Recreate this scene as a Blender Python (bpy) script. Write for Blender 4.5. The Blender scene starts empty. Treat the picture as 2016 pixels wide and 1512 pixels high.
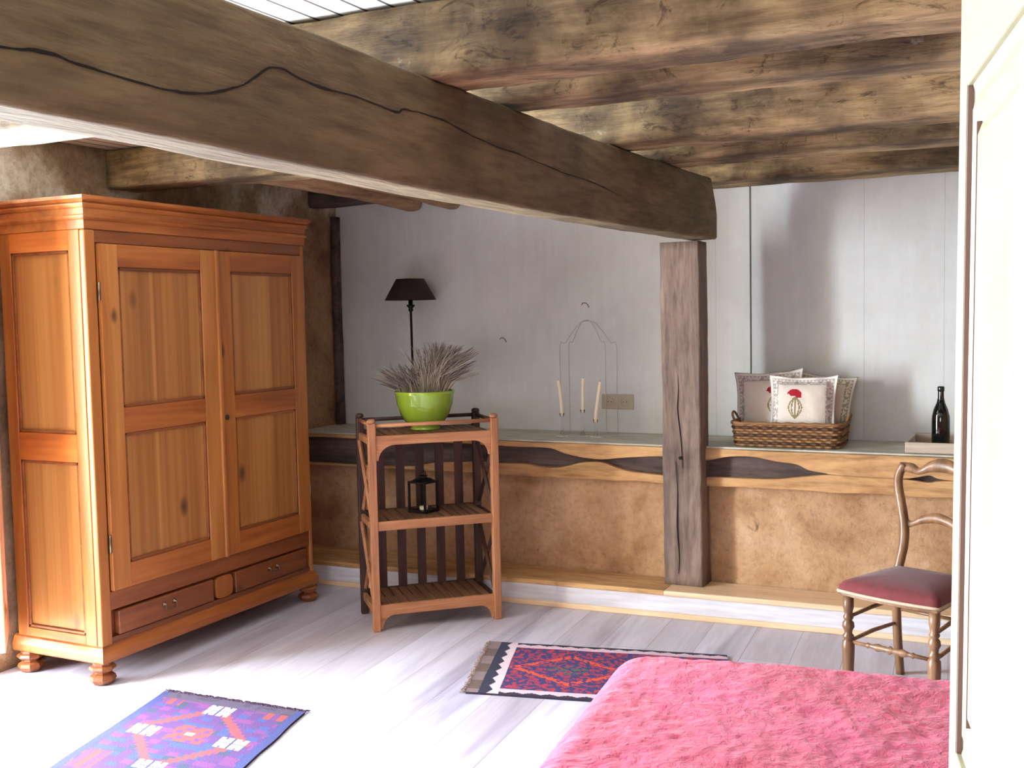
import bpy, bmesh, math, random
from mathutils import Vector, Matrix, noise

sc = bpy.context.scene
COL = sc.collection
R = math.radians

# ------------------------------------------------------------------ camera
F_PX, PITCH, ROLL, AZ, EYE = 2120.0, math.atan(.065), .020, math.atan(1042 / 2120.), 1.55
_f0 = Vector((-math.sin(AZ), math.cos(AZ), 0)); _r0 = Vector((math.cos(AZ), math.sin(AZ), 0)); _u0 = Vector((0, 0, 1))
_fw = _f0 * math.cos(PITCH) - _u0 * math.sin(PITCH)
_u1 = _u0 * math.cos(PITCH) + _f0 * math.sin(PITCH)
_rt = _r0 * math.cos(ROLL) - _u1 * math.sin(ROLL)
_up = _u1 * math.cos(ROLL) + _r0 * math.sin(ROLL)
cd = bpy.data.cameras.new('camera'); cam = bpy.data.objects.new('camera', cd); COL.objects.link(cam)
m = Matrix.Identity(4)
for i in range(3):
    m[i][0] = _rt[i]; m[i][1] = _up[i]; m[i][2] = -_fw[i]
m[2][3] = EYE
cam.matrix_world = m
cd.sensor_width = 36; cd.lens = 36 * F_PX / 2016; cd.clip_start = .05; cd.clip_end = 60
sc.camera = cam

# ------------------------------------------------------------------ world, lights, exposure
w = bpy.data.worlds.new('world'); sc.world = w; w.use_nodes = True
bg = w.node_tree.nodes['Background']; bg.inputs[0].default_value = (.75, .86, 1, 1); bg.inputs[1].default_value = 2.0

def area(name, loc, target, sx, sy, power, col):
    d = bpy.data.lights.new(name, 'AREA'); d.shape = 'RECTANGLE'; d.size = sx; d.size_y = sy
    d.energy = power; d.color = col
    o = bpy.data.objects.new(name, d); COL.objects.link(o); o.location = loc
    o.rotation_euler = (Vector(target) - Vector(loc)).to_track_quat('-Z', 'Y').to_euler()
    return o
area('window_daylight', (-4.60, 2.38, 1.18), (0, 2.50, 1.0), 1.25, 1.95, 700, (.80, .90, 1.0))
area('rear_fill_light', (-.6, -1.75, 1.35), (-.9, 4.5, .9), 1.5, 1.1, 34, (.93, .95, 1.0))  # added soft fill from behind the camera, no known window there
sd = bpy.data.lights.new('sun', 'SUN'); sd.energy = 20; sd.angle = R(1.2); sd.color = (1, .95, .86)
so = bpy.data.objects.new('sun', sd); COL.objects.link(so)
so.rotation_euler = Vector((.55, .14, -.82)).to_track_quat('-Z', 'Y').to_euler()

sc.view_settings.view_transform = 'Standard'; sc.view_settings.look = 'None'
sc.view_settings.gamma = 1; sc.view_settings.use_curve_mapping = False
sc.view_settings.exposure = 0.22
try:
    sc.cycles.use_denoising = True
    sc.cycles.max_bounces = 10; sc.cycles.diffuse_bounces = 6
    sc.cycles.sample_clamp_indirect = 6
except Exception:
    pass

# ------------------------------------------------------------------ materials
def lin(c):
    return tuple(((v / 255.) / 12.92 if v / 255. <= .04045 else ((v / 255. + .055) / 1.055) ** 2.4) for v in c) + (1,)

class NT:
    def __init__(s, name):
        s.m = bpy.data.materials.new(name); s.m.use_nodes = True
        s.t = s.m.node_tree; s.n = s.t.nodes; s.b = s.n['Principled BSDF']
    def new(s, t, **k):
        n = s.n.new(t)
        for a, b in k.items():
            if a.startswith('i_'):
                n.inputs[a[2:].replace('_', ' ')].default_value = b
            else: setattr(n, a, b)
        return n
    def link(s, a, b): s.t.links.new(a, b)
    def coords(s, scale=(1, 1, 1), rot=(0, 0, 0), loc=(0, 0, 0), rnd=True):
        tc = s.new('ShaderNodeTexCoord'); mp = s.new('ShaderNodeMapping')
        mp.inputs['Scale'].default_value = scale; mp.inputs['Rotation'].default_value = rot; mp.inputs['Location'].default_value = loc
        s.link(tc.outputs['Object'], mp.inputs['Vector']); return mp.outputs[0]
    def noise(s, vec, scale=5, detail=5, rough=.6, dist=0):
        n = s.new('ShaderNodeTexNoise'); n.inputs['Scale'].default_value = scale; n.inputs['Detail'].default_value = detail
        n.inputs['Roughness'].default_value = rough; n.inputs['Distortion'].default_value = dist
        s.link(vec, n.inputs['Vector']); return n.outputs['Fac']
    def ramp(s, fac, stops):
        n = s.new('ShaderNodeValToRGB'); e = n.color_ramp.elements
        while len(e) < len(stops): e.new(.5)
        for i, (p, c) in enumerate(stops): e[i].position = p; e[i].color = c
        s.link(fac, n.inputs[0]); return n.outputs[0]
    def mix(s, fac, a, b, mode='MIX'):
        n = s.new('ShaderNodeMix', data_type='RGBA', blend_type=mode)
        if isinstance(fac, (int, float)): n.inputs[0].default_value = fac
        else: s.link(fac, n.inputs[0])
        for x, i in ((a, 6), (b, 7)):
            if isinstance(x, tuple): n.inputs[i].default_value = x
            else: s.link(x, n.inputs[i])
        return n.outputs[2]
    def bump(s, h, strength=.3, dist=.01):
        n = s.new('ShaderNodeBump'); n.inputs['Strength'].default_value = strength; n.inputs['Distance'].default_value = dist
        s.link(h, n.inputs['Height']); s.link(n.outputs[0], s.b.inputs['Normal'])
    def col(s, c): s.link(c, s.b.inputs['Base Color'])
    def rough(s, v): s.b.inputs['Roughness'].default_value = v

def plain(name, c, rough=.5, metal=0, nz=0, **k):
    t = NT(name); t.rough(rough); t.b.inputs['Metallic'].default_value = metal
    if nz:
        f = t.noise(t.coords(), nz, 5); a = lin(c); b = tuple(v * .72 for v in a[:3]) + (1,)
        t.col(t.ramp(f, [(.3, b), (.7, a)])); t.bump(f, .15, .003)
    else: t.b.inputs['Base Color'].default_value = lin(c)
    for a, b in k.items(): t.b.inputs[a.replace('_', ' ')].default_value = b
    return t.m

def wood(name, c1, c2, c3, axis='Z', fine=14, rough=.42, knots=True, stretch=.07, bump=.12, knotscale=4.2):
    t = NT(name); ax = 'XYZ'.index(axis)
    s = [1, 1, 1]; s[ax] = stretch
    v = t.coords(tuple(s))
    a = t.noise(v, fine, 6, .62, .6); b = t.noise(v, fine * 5, 3, .5)
    base = t.ramp(a, [(.28, lin(c2)), (.5, lin(c1)), (.72, lin(c3))])
    g = t.ramp(b, [(.35, (.78, .74, .70, 1)), (.65, (1, 1, 1, 1))])
    c = t.mix(.75, base, g, 'MULTIPLY')
    if knots:
        s2 = [1, 1, 1]; s2[ax] = .55
        vo = t.new('ShaderNodeTexVoronoi'); vo.inputs['Scale'].default_value = knotscale
        t.link(t.coords(tuple(s2), loc=(.37, .11, .23)), vo.inputs['Vector'])
        k = t.ramp(vo.outputs['Distance'], [(.03, (1, 1, 1, 1)), (.10, (0, 0, 0, 1))])
        c = t.mix(t.mix(.8, (0, 0, 0, 1), k), c, lin(tuple(x * .38 for x in c2)))
    t.col(c); t.rough(rough); t.bump(b, bump, .004)
    return t.m

def rustic(name, c1, c2, dark, axis='X', rough=.85, stain=.5, bump=.7, lime=0, specks=0):
    t = NT(name); ax = 'XYZ'.index(axis); s = [1, 1, 1]; s[ax] = .14
    v = t.coords(tuple(s)); vv = t.coords((1, 1, 1))
    a = t.noise(v, 9, 8, .68, .8); b = t.noise(v, 45, 5, .6); d = t.noise(vv, 2.2, 6, .6, .3)
    base = t.ramp(a, [(.33, lin(c2)), (.62, lin(c1))])
    dk = t.ramp(d, [(stain - .10, lin(dark)), (stain + .12, (1, 1, 1, 1))])
    c = t.mix(.85 if specks else .62, base, dk, 'MULTIPLY')
    g = t.ramp(b, [(.32, (.5, .46, .42, 1)), (.55, (1, 1, 1, 1))]); c = t.mix(.7, c, g, 'MULTIPLY')
    if specks:
        k = t.ramp(t.noise(t.coords((.5, 1, 1)), 17, 7, .75, 1.2), [(.36, (.22, .17, .12, 1)), (.45, (1, 1, 1, 1))]); c = t.mix(.8, c, k, 'MULTIPLY')
    if lime:
        l = t.ramp(t.noise(vv, 7, 5), [(.68, (0, 0, 0, 1)), (.74, (1, 1, 1, 1))])
        c = t.mix(t.mix(lime, (0, 0, 0, 1), l), c, lin((205, 200, 190)))
    t.col(c); t.rough(rough)
    h = t.mix(.5, a, b); t.bump(h, bump, .02)
    return t.m

M = {}
M['pineZ'] = wood('pine_vertical', (160, 98, 42), (122, 66, 26), (180, 124, 62), 'Z', 7)
M['pineY'] = wood('pine_across', (154, 88, 38), (116, 58, 22), (172, 110, 50), 'Y', 9, knots=False)
M['pineX'] = wood('pine_depth', (184, 104, 44), (146, 72, 28), (200, 126, 60), 'X', 9, knots=False)
M['panelZ'] = wood('pine_panel', (156, 102, 50), (92, 52, 22), (184, 136, 74), 'Z', 7, stretch=.012, knotscale=3.0)
M['drawer'] = wood('pine_drawer', (128, 72, 36), (92, 48, 24), (144, 86, 46), 'Y', 9)
M['rackZ'] = wood('rack_wood_upright', (170, 116, 78), (132, 86, 56), (190, 138, 98), 'Z', 22, .6, False, bump=.3)
M['rackX'] = wood('rack_wood_rail', (170, 116, 78), (132, 86, 56), (190, 138, 98), 'X', 22, .6, False, bump=.3)
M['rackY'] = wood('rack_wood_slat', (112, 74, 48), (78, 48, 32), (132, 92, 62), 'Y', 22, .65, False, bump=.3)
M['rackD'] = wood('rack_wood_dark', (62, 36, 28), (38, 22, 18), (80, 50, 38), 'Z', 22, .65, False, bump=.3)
M['chair'] = wood('walnut', (136, 100, 70), (98, 68, 46), (160, 122, 88), 'Z', 20, .35, False)
M['beam'] = rustic('oak_beam', (122, 104, 72), (88, 73, 46), (.55, .50, .42) and (150, 140, 120), 'Y', stain=.42, bump=.8)
M['joist'] = rustic('oak_joist', (196, 168, 122), (124, 100, 66), (84, 72, 56), 'X', stain=.50, bump=1.0, lime=.3, specks=1)
M['post'] = rustic('oak_post', (144, 122, 108), (100, 84, 76), (120, 110, 105), 'Z', stain=.38)
M['sill'] = rustic('pale_timber', (208, 166, 114), (172, 126, 80), (170, 130, 90), 'X', stain=.36, bump=.4)
M['hollow'] = rustic('weathered_core', (112, 94, 86), (64, 52, 48), (100, 90, 90), 'X', stain=.42, bump=.9)
M['gap'] = plain('dark_crack', (22, 15, 10), 1)
M['ledge'] = rustic('grey_ledge_paint', (206, 204, 190), (184, 182, 166), (160, 156, 140), 'X', stain=.32, bump=.15, rough=.6)
M['bluewhite'] = wood('limed_board', (222, 222, 230), (206, 204, 212), (232, 232, 240), 'X', 10, .4, False)
M['cream'] = wood('new_pine', (236, 206, 168), (224, 188, 146), (244, 222, 190), 'X', 10, .4, False)

def clay(name, c1, c2, c3, sc1=3.0, lumps=.5):
    t = NT(name); v = t.coords()
    a = t.noise(v, sc1, 8, .65, .2); b = t.noise(v, 38, 6, .7); c = t.noise(v, 11, 6, .7, .5)
    base = t.ramp(a, [(.32, lin(c2)), (.5, lin(c1)), (.68, lin(c3))])
    g = t.ramp(b, [(.30, (.55, .5, .45, 1)), (.52, (1, 1, 1, 1))])
    k = t.ramp(c, [(.26, (.35, .3, .26, 1)), (.36, (1, 1, 1, 1))])
    t.col(t.mix(.8, t.mix(.55, base, g, 'MULTIPLY'), k, 'MULTIPLY')); t.rough(.95)
    t.bump(t.mix(.4, b, a), lumps, .02); return t.m
M['clay'] = clay('clay_dado', (190, 151, 112), (158, 117, 80), (208, 173, 136), 3.4, .8)
M['stone'] = clay('rough_stone_plaster', (168, 150, 122), (112, 94, 72), (200, 188, 164), 2.2, .9)
M['brownclay'] = clay('brown_daub', (158, 122, 88), (112, 82, 58), (176, 146, 112), 3, .9)

t = NT('daub_and_plaster'); v = t.coords()
a = t.noise(v, 2.4, 8, .65, .2); b = t.noise(v, 38, 6, .7); sep = t.new('ShaderNodeSeparateXYZ'); t.link(v, sep.inputs[0])
z_ = t.new('ShaderNodeMath', operation='MULTIPLY_ADD'); z_.inputs[1].default_value = .9; t.link(a, z_.inputs[0]); t.link(sep.outputs[2], z_.inputs[2])
zf = t.ramp(z_.outputs[0], [(0, (0, 0, 0, 1)), (1, (1, 1, 1, 1))])
mr = t.new('ShaderNodeMapRange'); mr.inputs['From Min'].default_value = 2.35; mr.inputs['From Max'].default_value = 2.75; t.link(z_.outputs[0], mr.inputs['Value'])
c = t.mix(mr.outputs[0], t.ramp(a, [(.32, lin((112, 82, 58))), (.5, lin((158, 122, 88))), (.68, lin((176, 146, 112)))]), t.ramp(a, [(.35, lin((120, 102, 80))), (.5, lin((164, 146, 118))), (.62, lin((206, 198, 180)))]))
t.col(t.mix(.6, c, t.ramp(b, [(.30, (.45, .4, .35, 1)), (.55, (1, 1, 1, 1))]), 'MULTIPLY')); t.rough(.95); t.bump(t.mix(.4, b, a), .9, .02); M['leftwall'] = t.m
M['pole'] = rustic('round_pole', (176, 140, 100), (120, 90, 62), (130, 110, 90), 'Y', stain=.4)
t = NT('white_planks'); v = t.coords()
sep = t.new('ShaderNodeSeparateXYZ'); t.link(v, sep.inputs[0])
a = t.noise(v, 2.0, 5); b = t.noise(t.coords((1, 1, .1)), 30, 4)
t.col(t.mix(.5, t.ramp(a, [(.35, lin((208, 211, 207))), (.6, lin((222, 225, 222)))]), t.ramp(b, [(.3, (.9, .9, .9, 1)), (.6, (1, 1, 1, 1))]), 'MULTIPLY'))
t.rough(.65); t.bump(t.mix(.5, a, b), .12, .006); M['wallwhite'] = t.m
M['whitepaint'] = plain('white_boards', (226, 224, 216), .7, nz=6)
M['plaster'] = plain('cream_plaster', (226, 206, 168), .9, nz=4)

# floor planks
t = NT('limed_oak_floor'); tc = t.new('ShaderNodeTexCoord'); mp = t.new('ShaderNodeMapping')
mp.inputs['Rotation'].default_value = (0, 0, R(-94)); t.link(tc.outputs['Object'], mp.inputs[0])
br = t.new('ShaderNodeTexBrick'); br.offset = .37; br.offset_frequency = 3; br.squash = 1
for k, x in (('Scale', 1), ('Mortar Size', .0014), ('Mortar Smooth', .15), ('Bias', 0), ('Brick Width', 2.9), ('Row Height', .215)): br.inputs[k].default_value = x
br.inputs['Color1'].default_value = lin((212, 210, 224)); br.inputs['Color2'].default_value = lin((190, 184, 196)); br.inputs['Mortar'].default_value = lin((140, 128, 128))
t.link(mp.outputs[0], br.inputs['Vector'])
mp2 = t.new('ShaderNodeMapping'); mp2.inputs['Scale'].default_value = (.10, 1, 1); t.link(mp.outputs[0], mp2.inputs[0])
a = t.noise(mp2.outputs[0], 9, 6, .6, .6); b = t.noise(mp2.outputs[0], 60, 4, .6); d = t.noise(mp2.outputs[0], 4.0, 4, .55, 1.0)
c = t.mix(.55, br.outputs[0], t.ramp(a, [(.3, lin((196, 186, 186))), (.6, (1, 1, 1, 1))]), 'MULTIPLY')
c = t.mix(.5, c, t.ramp(b, [(.3, (.82, .80, .80, 1)), (.6, (1, 1, 1, 1))]), 'MULTIPLY')
c = t.mix(.55, c, t.ramp(d, [(.30, lin((168, 160, 176))), (.42, (1, 1, 1, 1))]), 'MULTIPLY')
t.col(c); t.rough(.38); t.bump(t.mix(.3, br.outputs['Fac'], b), .08, -.004); M['floor'] = t.m

# ceiling boards running into the room
t = NT('white_ceiling_boards'); v = t.coords(); sep = t.new('ShaderNodeSeparateXYZ'); t.link(v, sep.inputs[0])
mm = t.new('ShaderNodeMath', operation='MODULO'); mm.inputs[1].default_value = .085
ad = t.new('ShaderNodeMath', operation='ADD'); ad.inputs[1].default_value = 17.0; t.link(sep.outputs[0], ad.inputs[0]); t.link(ad.outputs[0], mm.inputs[0])
g = t.ramp(mm.outputs[0], [(.010, lin((60, 50, 40))), (.013, lin((232, 232, 226)))]); t.col(g); t.rough(.8); M['ceil'] = t.m

def vcol(name, rough=.9, bump=.4, scale=180):
    t = NT(name); at = t.new('ShaderNodeAttribute', attribute_name='pattern')
    n = t.noise(t.coords(), scale, 3); c = t.mix(.5, at.outputs['Color'], t.ramp(n, [(.3, (.7, .7, .7, 1)), (.65, (1, 1, 1, 1))]), 'MULTIPLY')
    t.col(c); t.rough(rough); t.bump(n, bump, .003)
    return t.m
M['rug'] = vcol('woven_wool', .95, .6, 160)
M['cloth'] = vcol('printed_linen', .9, .2, 260)
t = NT('crinkled_coverlet'); v = t.coords()
a = t.noise(v, 14, 6, .65, 1.8); b = t.noise(v, 60, 4, .6, .8); d = t.noise(v, 3, 3)
t.col(t.mix(.35, t.ramp(d, [(.35, lin((206, 56, 92))), (.65, lin((222, 72, 122)))]), t.ramp(b, [(.35, (.62, .42, .52, 1)), (.6, (1, 1, 1, 1))]), 'MULTIPLY'))
t.rough(.85); t.bump(t.mix(.35, a, b), .85, .02); t.b.inputs['Sheen Weight'].default_value = .3; M['coverlet'] = t.m
M['seat'] = plain('maroon_velvet', (112, 40, 42), .85, nz=40, Sheen_Weight=.15)
M['gimp'] = plain('pale_gimp_braid', (206, 176, 150), .8, nz=120)
M['iron'] = plain('black_iron', (26, 22, 24), .5, .6)
M['shade'] = plain('dark_shade_card', (40, 22, 22), .75)
M['green'] = plain('lime_glaze', (136, 168, 50), .22, Coat_Weight=.5)
M['soil'] = plain('dry_soil', (60, 44, 34), 1, nz=60)
M['stem'] = plain('dried_stem', (166, 154, 138), .9, nz=90)
M['stem2'] = plain('dried_flower', (104, 94, 86), .9, nz=90)
M['wax'] = plain('cream_wax', (248, 236, 204), .5)
M['glass'] = plain('clear_glass', (250, 252, 252), .06, Transmission_Weight=1.0, IOR=1.12)
M['bottle'] = plain('dark_bottle_glass', (10, 14, 12), .08, Coat_Weight=.6)
M['socket'] = plain('taupe_plastic', (176, 164, 142), .4)
M['dark'] = plain('dark_recess', (40, 32, 28), .8)
M['wire'] = plain('galvanised_wire', (176, 174, 164), .6, .2)
M['steel'] = plain('worn_pull_metal', (120, 104, 84), .35, .9)
M['door'] = plain('cream_paint', (184, 178, 150), .4, nz=3)
M['taupe_line'] = plain('taupe_strip_colour', (112, 80, 70), .5)
M['leaf'] = wood('painted_leaf', (232, 176, 130), (214, 150, 104), (240, 192, 150), 'Z', 8, .5, False)
M['tray'] = wood('greyed_tray_wood', (186, 170, 152), (158, 140, 120), (204, 190, 172), 'X', 14, .6, False)
M['wicker'] = plain('brown_wicker', (146, 104, 62), .7, nz=45)
M['wickerd'] = plain('dark_wicker', (88, 58, 38), .7, nz=45)

# ------------------------------------------------------------------ object helpers
def obj(name, bm, mat, parent=None, smooth=False, bevel=0, segs=2):
    me = bpy.data.meshes.new(name)
    bmesh.ops.recalc_face_normals(bm, faces=bm.faces); bm.to_mesh(me); bm.free()
    for x in (mat if isinstance(mat, (list, tuple)) else [mat]): me.materials.append(x)
    o = bpy.data.objects.new(name, me); COL.objects.link(o)
    if parent: o.parent = parent
    if smooth:
        for p in me.polygons: p.use_smooth = True
    if bevel:
        b = o.modifiers.new('edge', 'BEVEL'); b.width = bevel; b.segments = segs; b.limit_method = 'ANGLE'; b.angle_limit = R(40)
    return o
def tag(o, label, cat=None, group=None, kind=None):
    if label: o['label'] = label
    if cat: o['category'] = cat
    if group: o['group'] = group
    if kind: o['kind'] = kind
    return o
def thing(name, label, cat, loc=(0, 0, 0), rotz=0, group=None):
    o = bpy.data.objects.new(name, None); o.empty_display_size = .1; COL.objects.link(o)
    o.location = loc; o.rotation_euler = (0, 0, rotz); return tag(o, label, cat, group)
def struct(name, bm, mat, parent=None, label=None, **k):
    o = obj(name, bm, mat, parent, **k)
    if not parent: o['kind'] = 'structure'
    if label: o['label'] = label
    return o
def rebase(o):
    """put the origin of a one-mesh thing at its base"""
    vs = [v.co for v in o.data.vertices]
    c = Vector(((min(v.x for v in vs) + max(v.x for v in vs)) / 2, (min(v.y for v in vs) + max(v.y for v in vs)) / 2, min(v.z for v in vs)))
    for v in o.data.vertices: v.co -= c
    o.location = c; return o

def add_box(bm, x0, x1, y0, y1, z0, z1, mat=0, M4=None):
    vs = [bm.verts.new((x, y, z)) for x in (x0, x1) for y in (y0, y1) for z in (z0, z1)]
    if M4 is not None:
        for v in vs: v.co = M4 @ v.co
    for f in ((0, 1, 3, 2), (4, 6, 7, 5), (0, 4, 5, 1), (2, 3, 7, 6), (0, 2, 6, 4), (1, 5, 7, 3)):
        fc = bm.faces.new([vs[i] for i in f]); fc.material_index = mat
    return vs
def box(*a):
    bm = bmesh.new(); add_box(bm, *a); return bm
def add_lathe(bm, prof, seg=24, c=(0, 0, 0), M4=None, close=True):
    rings = []
    for r, z in prof:
        rings.append([bm.verts.new((c[0] + r * math.cos(2 * math.pi * i / seg), c[1] + r * math.sin(2 * math.pi * i / seg), c[2] + z)) for i in range(seg)])
    for a, b in zip(rings, rings[1:]):
        for i in range(seg): bm.faces.new((a[i], a[(i + 1) % seg], b[(i + 1) % seg], b[i]))
    if close:
        bm.faces.new(rings[0][::-1]); bm.faces.new(rings[-1])
    if M4 is not None:
        for rg in rings:
            for v in rg: v.co = M4 @ v.co
def lathe(*a, **k):
    bm = bmesh.new(); add_lathe(bm, *a, **k); return bm
def add_tube(bm, pts, rad, seg=8, squash=None):
    pts = [Vector(p) for p in pts]; n = len(pts)
    rads = rad if isinstance(rad, (list, tuple)) else [rad] * n
    rings = []; up = None
    for i, p in enumerate(pts):
        d = (pts[min(i + 1, n - 1)] - pts[max(i - 1, 0)]).normalized()
        if up is None:
            up = Vector((0, 0, 1)) if abs(d.z) < .9 else Vector((0, 1, 0))
        x = d.cross(up)
        if x.length < 1e-5: x = d.cross(Vector((1, 0, 0)))
        x.normalize(); y = x.cross(d).normalized(); up = y
        sx, sy = squash or (1, 1)
        rings.append([bm.verts.new(p + (x * math.cos(2 * math.pi * k / seg) * sx + y * math.sin(2 * math.pi * k / seg) * sy) * rads[i]) for k in range(seg)])
    for a, b in zip(rings, rings[1:]):
        for i in range(seg): bm.faces.new((a[i], a[(i + 1) % seg], b[(i + 1) % seg], b[i]))
    bm.faces.new(rings[0][::-1]); bm.faces.new(rings[-1])
def tube(*a, **k):
    bm = bmesh.new(); add_tube(bm, *a, **k); return bm
def add_prism(bm, poly, a0, a1, axis='Y'):
    """poly in the two other axes (x,z for Y; y,z for X; x,y for Z)"""
    def P(u, v, w): return {'Y': (u, w, v), 'X': (w, u, v), 'Z': (u, v, w)}[axis]
    A = [bm.verts.new(P(u, v, a0)) for u, v in poly]; B = [bm.verts.new(P(u, v, a1)) for u, v in poly]
    n = len(poly); bm.faces.new(A); bm.faces.new(B[::-1])
    for i in range(n): bm.faces.new((A[i], A[(i + 1) % n], B[(i + 1) % n], B[i]))
def prism(*a, **k):
    bm = bmesh.new(); add_prism(bm, *a, **k); return bm
def smooth_path(pts, n=8):
    out = []; P = [Vector(p) for p in pts]; P = [P[0] * 2 - P[1]] + P + [P[-1] * 2 - P[-2]]
    for i in range(1, len(P) - 2):
        for k in range(n):
            t = k / n; a, b, c, d = P[i - 1:i + 3]
            out.append(.5 * ((2 * b) + (c - a) * t + (2 * a - 5 * b + 4 * c - d) * t * t + (3 * b - a - 3 * c + d) * t ** 3))
    out.append(P[-2]); return out

def timber(path, w, h, rad, amp, seed, step=.06, lump=0, taper=None, low=2.2):
    """hewn timber: rounded rectangle section w x h swept on the centre line, worn by noise.  taper(t)->(sw,sh)"""
    P = smooth_path(path, 10); L = sum((b - a).length for a, b in zip(P, P[1:])); n = max(8, int(L / step))
    # resample
    acc = [0]
    for a, b in zip(P, P[1:]): acc.append(acc[-1] + (b - a).length)
    pts = []
    for i in range(n + 1):
        s = L * i / n; j = max(0, min(len(P) - 2, next((k for k in range(len(acc) - 1) if acc[k + 1] >= s), len(P) - 2)))
        t = (s - acc[j]) / max(1e-6, acc[j + 1] - acc[j]); pts.append(P[j].lerp(P[j + 1], t))
    sec = []
    hw, hh = w / 2, h / 2; cs = 4; ed = 5
    for (cx, cy, a0) in ((hw - rad, hh - rad, 0), (-hw + rad, hh - rad, 90), (-hw + rad, -hh + rad, 180), (hw - rad, -hh + rad, 270)):
        for k in range(cs + 1):
            a = R(a0 + 90 * k / cs); sec.append(Vector((cx + rad * math.cos(a), cy + rad * math.sin(a))))
    full = []
    for i, p in enumerate(sec):
        q = sec[(i + 1) % len(sec)]; full.append(p)
        if (q - p).length > rad * .8 + .02:
            for k in range(1, ed): full.append(p.lerp(q, k / ed))
    bm = bmesh.new(); rings = []
    for i, p in enumerate(pts):
        d = (pts[min(i + 1, n)] - pts[max(i - 1, 0)]).normalized()
        up = Vector((0, 0, 1)) if abs(d.z) < .8 else Vector((0, 1, 0))
        x = d.cross(up).normalized(); y = x.cross(d).normalized()
        sw, sh = taper(i / n) if taper else (1, 1)
        rg = []
        for q in full:
            v = p + x * q.x * sw + y * q.y * sh
            s = Vector((v.x * low, v.y * low, v.z * low)) + Vector((seed * 7.3, seed * 1.9, 0))
            nz = noise.noise(s) * 1.0 + noise.noise(s * 3.1) * .45 + noise.noise(s * 9) * .18
            dirv = (x * q.x + y * q.y).normalized()
            v = v + dirv * nz * amp
            rg.append(bm.verts.new(v))
        rings.append(rg)
    m_ = len(full)
    for a, b in zip(rings, rings[1:]):
        for i in range(m_): bm.faces.new((a[i], a[(i + 1) % m_], b[(i + 1) % m_], b[i]))
    bm.faces.new(rings[0][::-1]); bm.faces.new(rings[-1])
    return bm

def bumpy_panel(x0, x1, z0, z1, y, depth, amp, nx, nz, seed=0, axis='Y', holes=None):
    """rough wall slab: front face at y displaced by noise; axis 'Y' faces -Y, axis 'X' faces +X at x=y"""
    bm = bmesh.new(); g = []
    for i in range(nx + 1):
        row = []
        for j in range(nz + 1):
            u = x0 + (x1 - x0) * i / nx; v = z0 + (z1 - z0) * j / nz
            e = 0 if (i in (0, nx) or j in (0, nz)) else 1
            q = Vector((u * 1.6 + seed, v * 1.6, seed)); d = (noise.noise(q) + .5 * noise.noise(q * 3) + .22 * noise.noise(q * 9)) * amp * e
            row.append(bm.verts.new((u, y + d, v) if axis == 'Y' else (y + d, u, v)))
        g.append(row)
    for i in range(nx):
        for j in range(nz): bm.faces.new((g[i][j], g[i + 1][j], g[i + 1][j + 1], g[i][j + 1]))
    # back
    rim = [g[i][0] for i in range(nx + 1)] + [g[nx][j] for j in range(1, nz + 1)] + [g[i][nz] for i in range(nx - 1, -1, -1)] + [g[0][j] for j in range(nz - 1, 0, -1)]
    bk = []
    for v in rim:
        co = v.co.copy()
        if axis == 'Y': co.y = y + depth
        else: co.x = y - depth
        bk.append(bm.verts.new(co))
    n = len(rim)
    for i in range(n): bm.faces.new((rim[i], bk[i], bk[(i + 1) % n], rim[(i + 1) % n]))
    bm.faces.new(bk)
    return bm

# ------------------------------------------------------------------ the room shell
YB, ZC, XL, XR, YF = 5.88, 2.40, -4.15, 2.3, -1.9
struct('floor', box(XL - .6, XR, YF, YB + .1, -.1, 0), M['floor'])
struct('ceiling', box(XL - .6, XR, YF, YB + .1, ZC, ZC + .08), M['ceil'])
# white plank back wall, boards as real boards with thin gaps
bm = bmesh.new(); random.seed(5)
edges = [-4.6, -1.62, -1.430, -.83, -.44, -.05, .35, .75, 1.2, 1.7, XR]
add_box(bm, -4.6, XR, YB + .035, YB + .12, .6, ZC)
for a, b in zip(edges, edges[1:]):
    g = .010 if a == -1.430 else .0005
    off = {}.get(a, random.uniform(-.0002, .0002))
    add_box(bm, a + g, b - .0003, YB + off, YB + .036, .83, ZC)
struct('wall_back', bm, M['wallwhite'])
struct('wall_back_lower', bumpy_panel(XL, XR, 0, .80, 5.43, .12, .012, 90, 22, 3), M['clay'], smooth=True)
# left wall: pier behind the wardrobe, and the window bay nearer the camera
struct('wall_left', bumpy_panel(3.10, 5.90, 0, ZC, XL, .45, .018, 70, 56, 9, 'X'), M['leftwall'], smooth=True)
bm = bmesh.new()
add_box(bm, XL - .45, XL, YF, 1.70, 0, ZC); add_box(bm, XL - .45, XL, 1.70, 3.10, 0, .04); add_box(bm, XL - .45, XL, 1.70, 3.10, 2.18, ZC)
struct('wall_left_front', bm, M['plaster'])
struct('wall_right', box(XR, XR + .1, YF, YB + .1, 0, ZC), M['brownclay'])
bm = bmesh.new()
add_box(bm, XL, -1.4, YF - .1, YF, 0, ZC); add_box(bm, .2, XR, YF - .1, YF, 0, ZC); add_box(bm, -1.4, .2, YF - .1, YF, 0, .75); add_box(bm, -1.4, .2, YF - .1, YF, 2.15, ZC)
struct('wall_front', bm, M['brownclay'])
# window frame in the left bay
bm = bmesh.new()
for y0, y1, z0, z1 in ((1.70, 1.76, .04, 2.18), (3.04, 3.10, .04, 2.18), (1.76, 3.04, 2.12, 2.18), (1.76, 3.04, .04, .09)):
    add_box(bm, XL - .50, XL - .455, y0, y1, z0, z1)
struct('window_1', bm, M['door'], bevel=.004)
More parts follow.
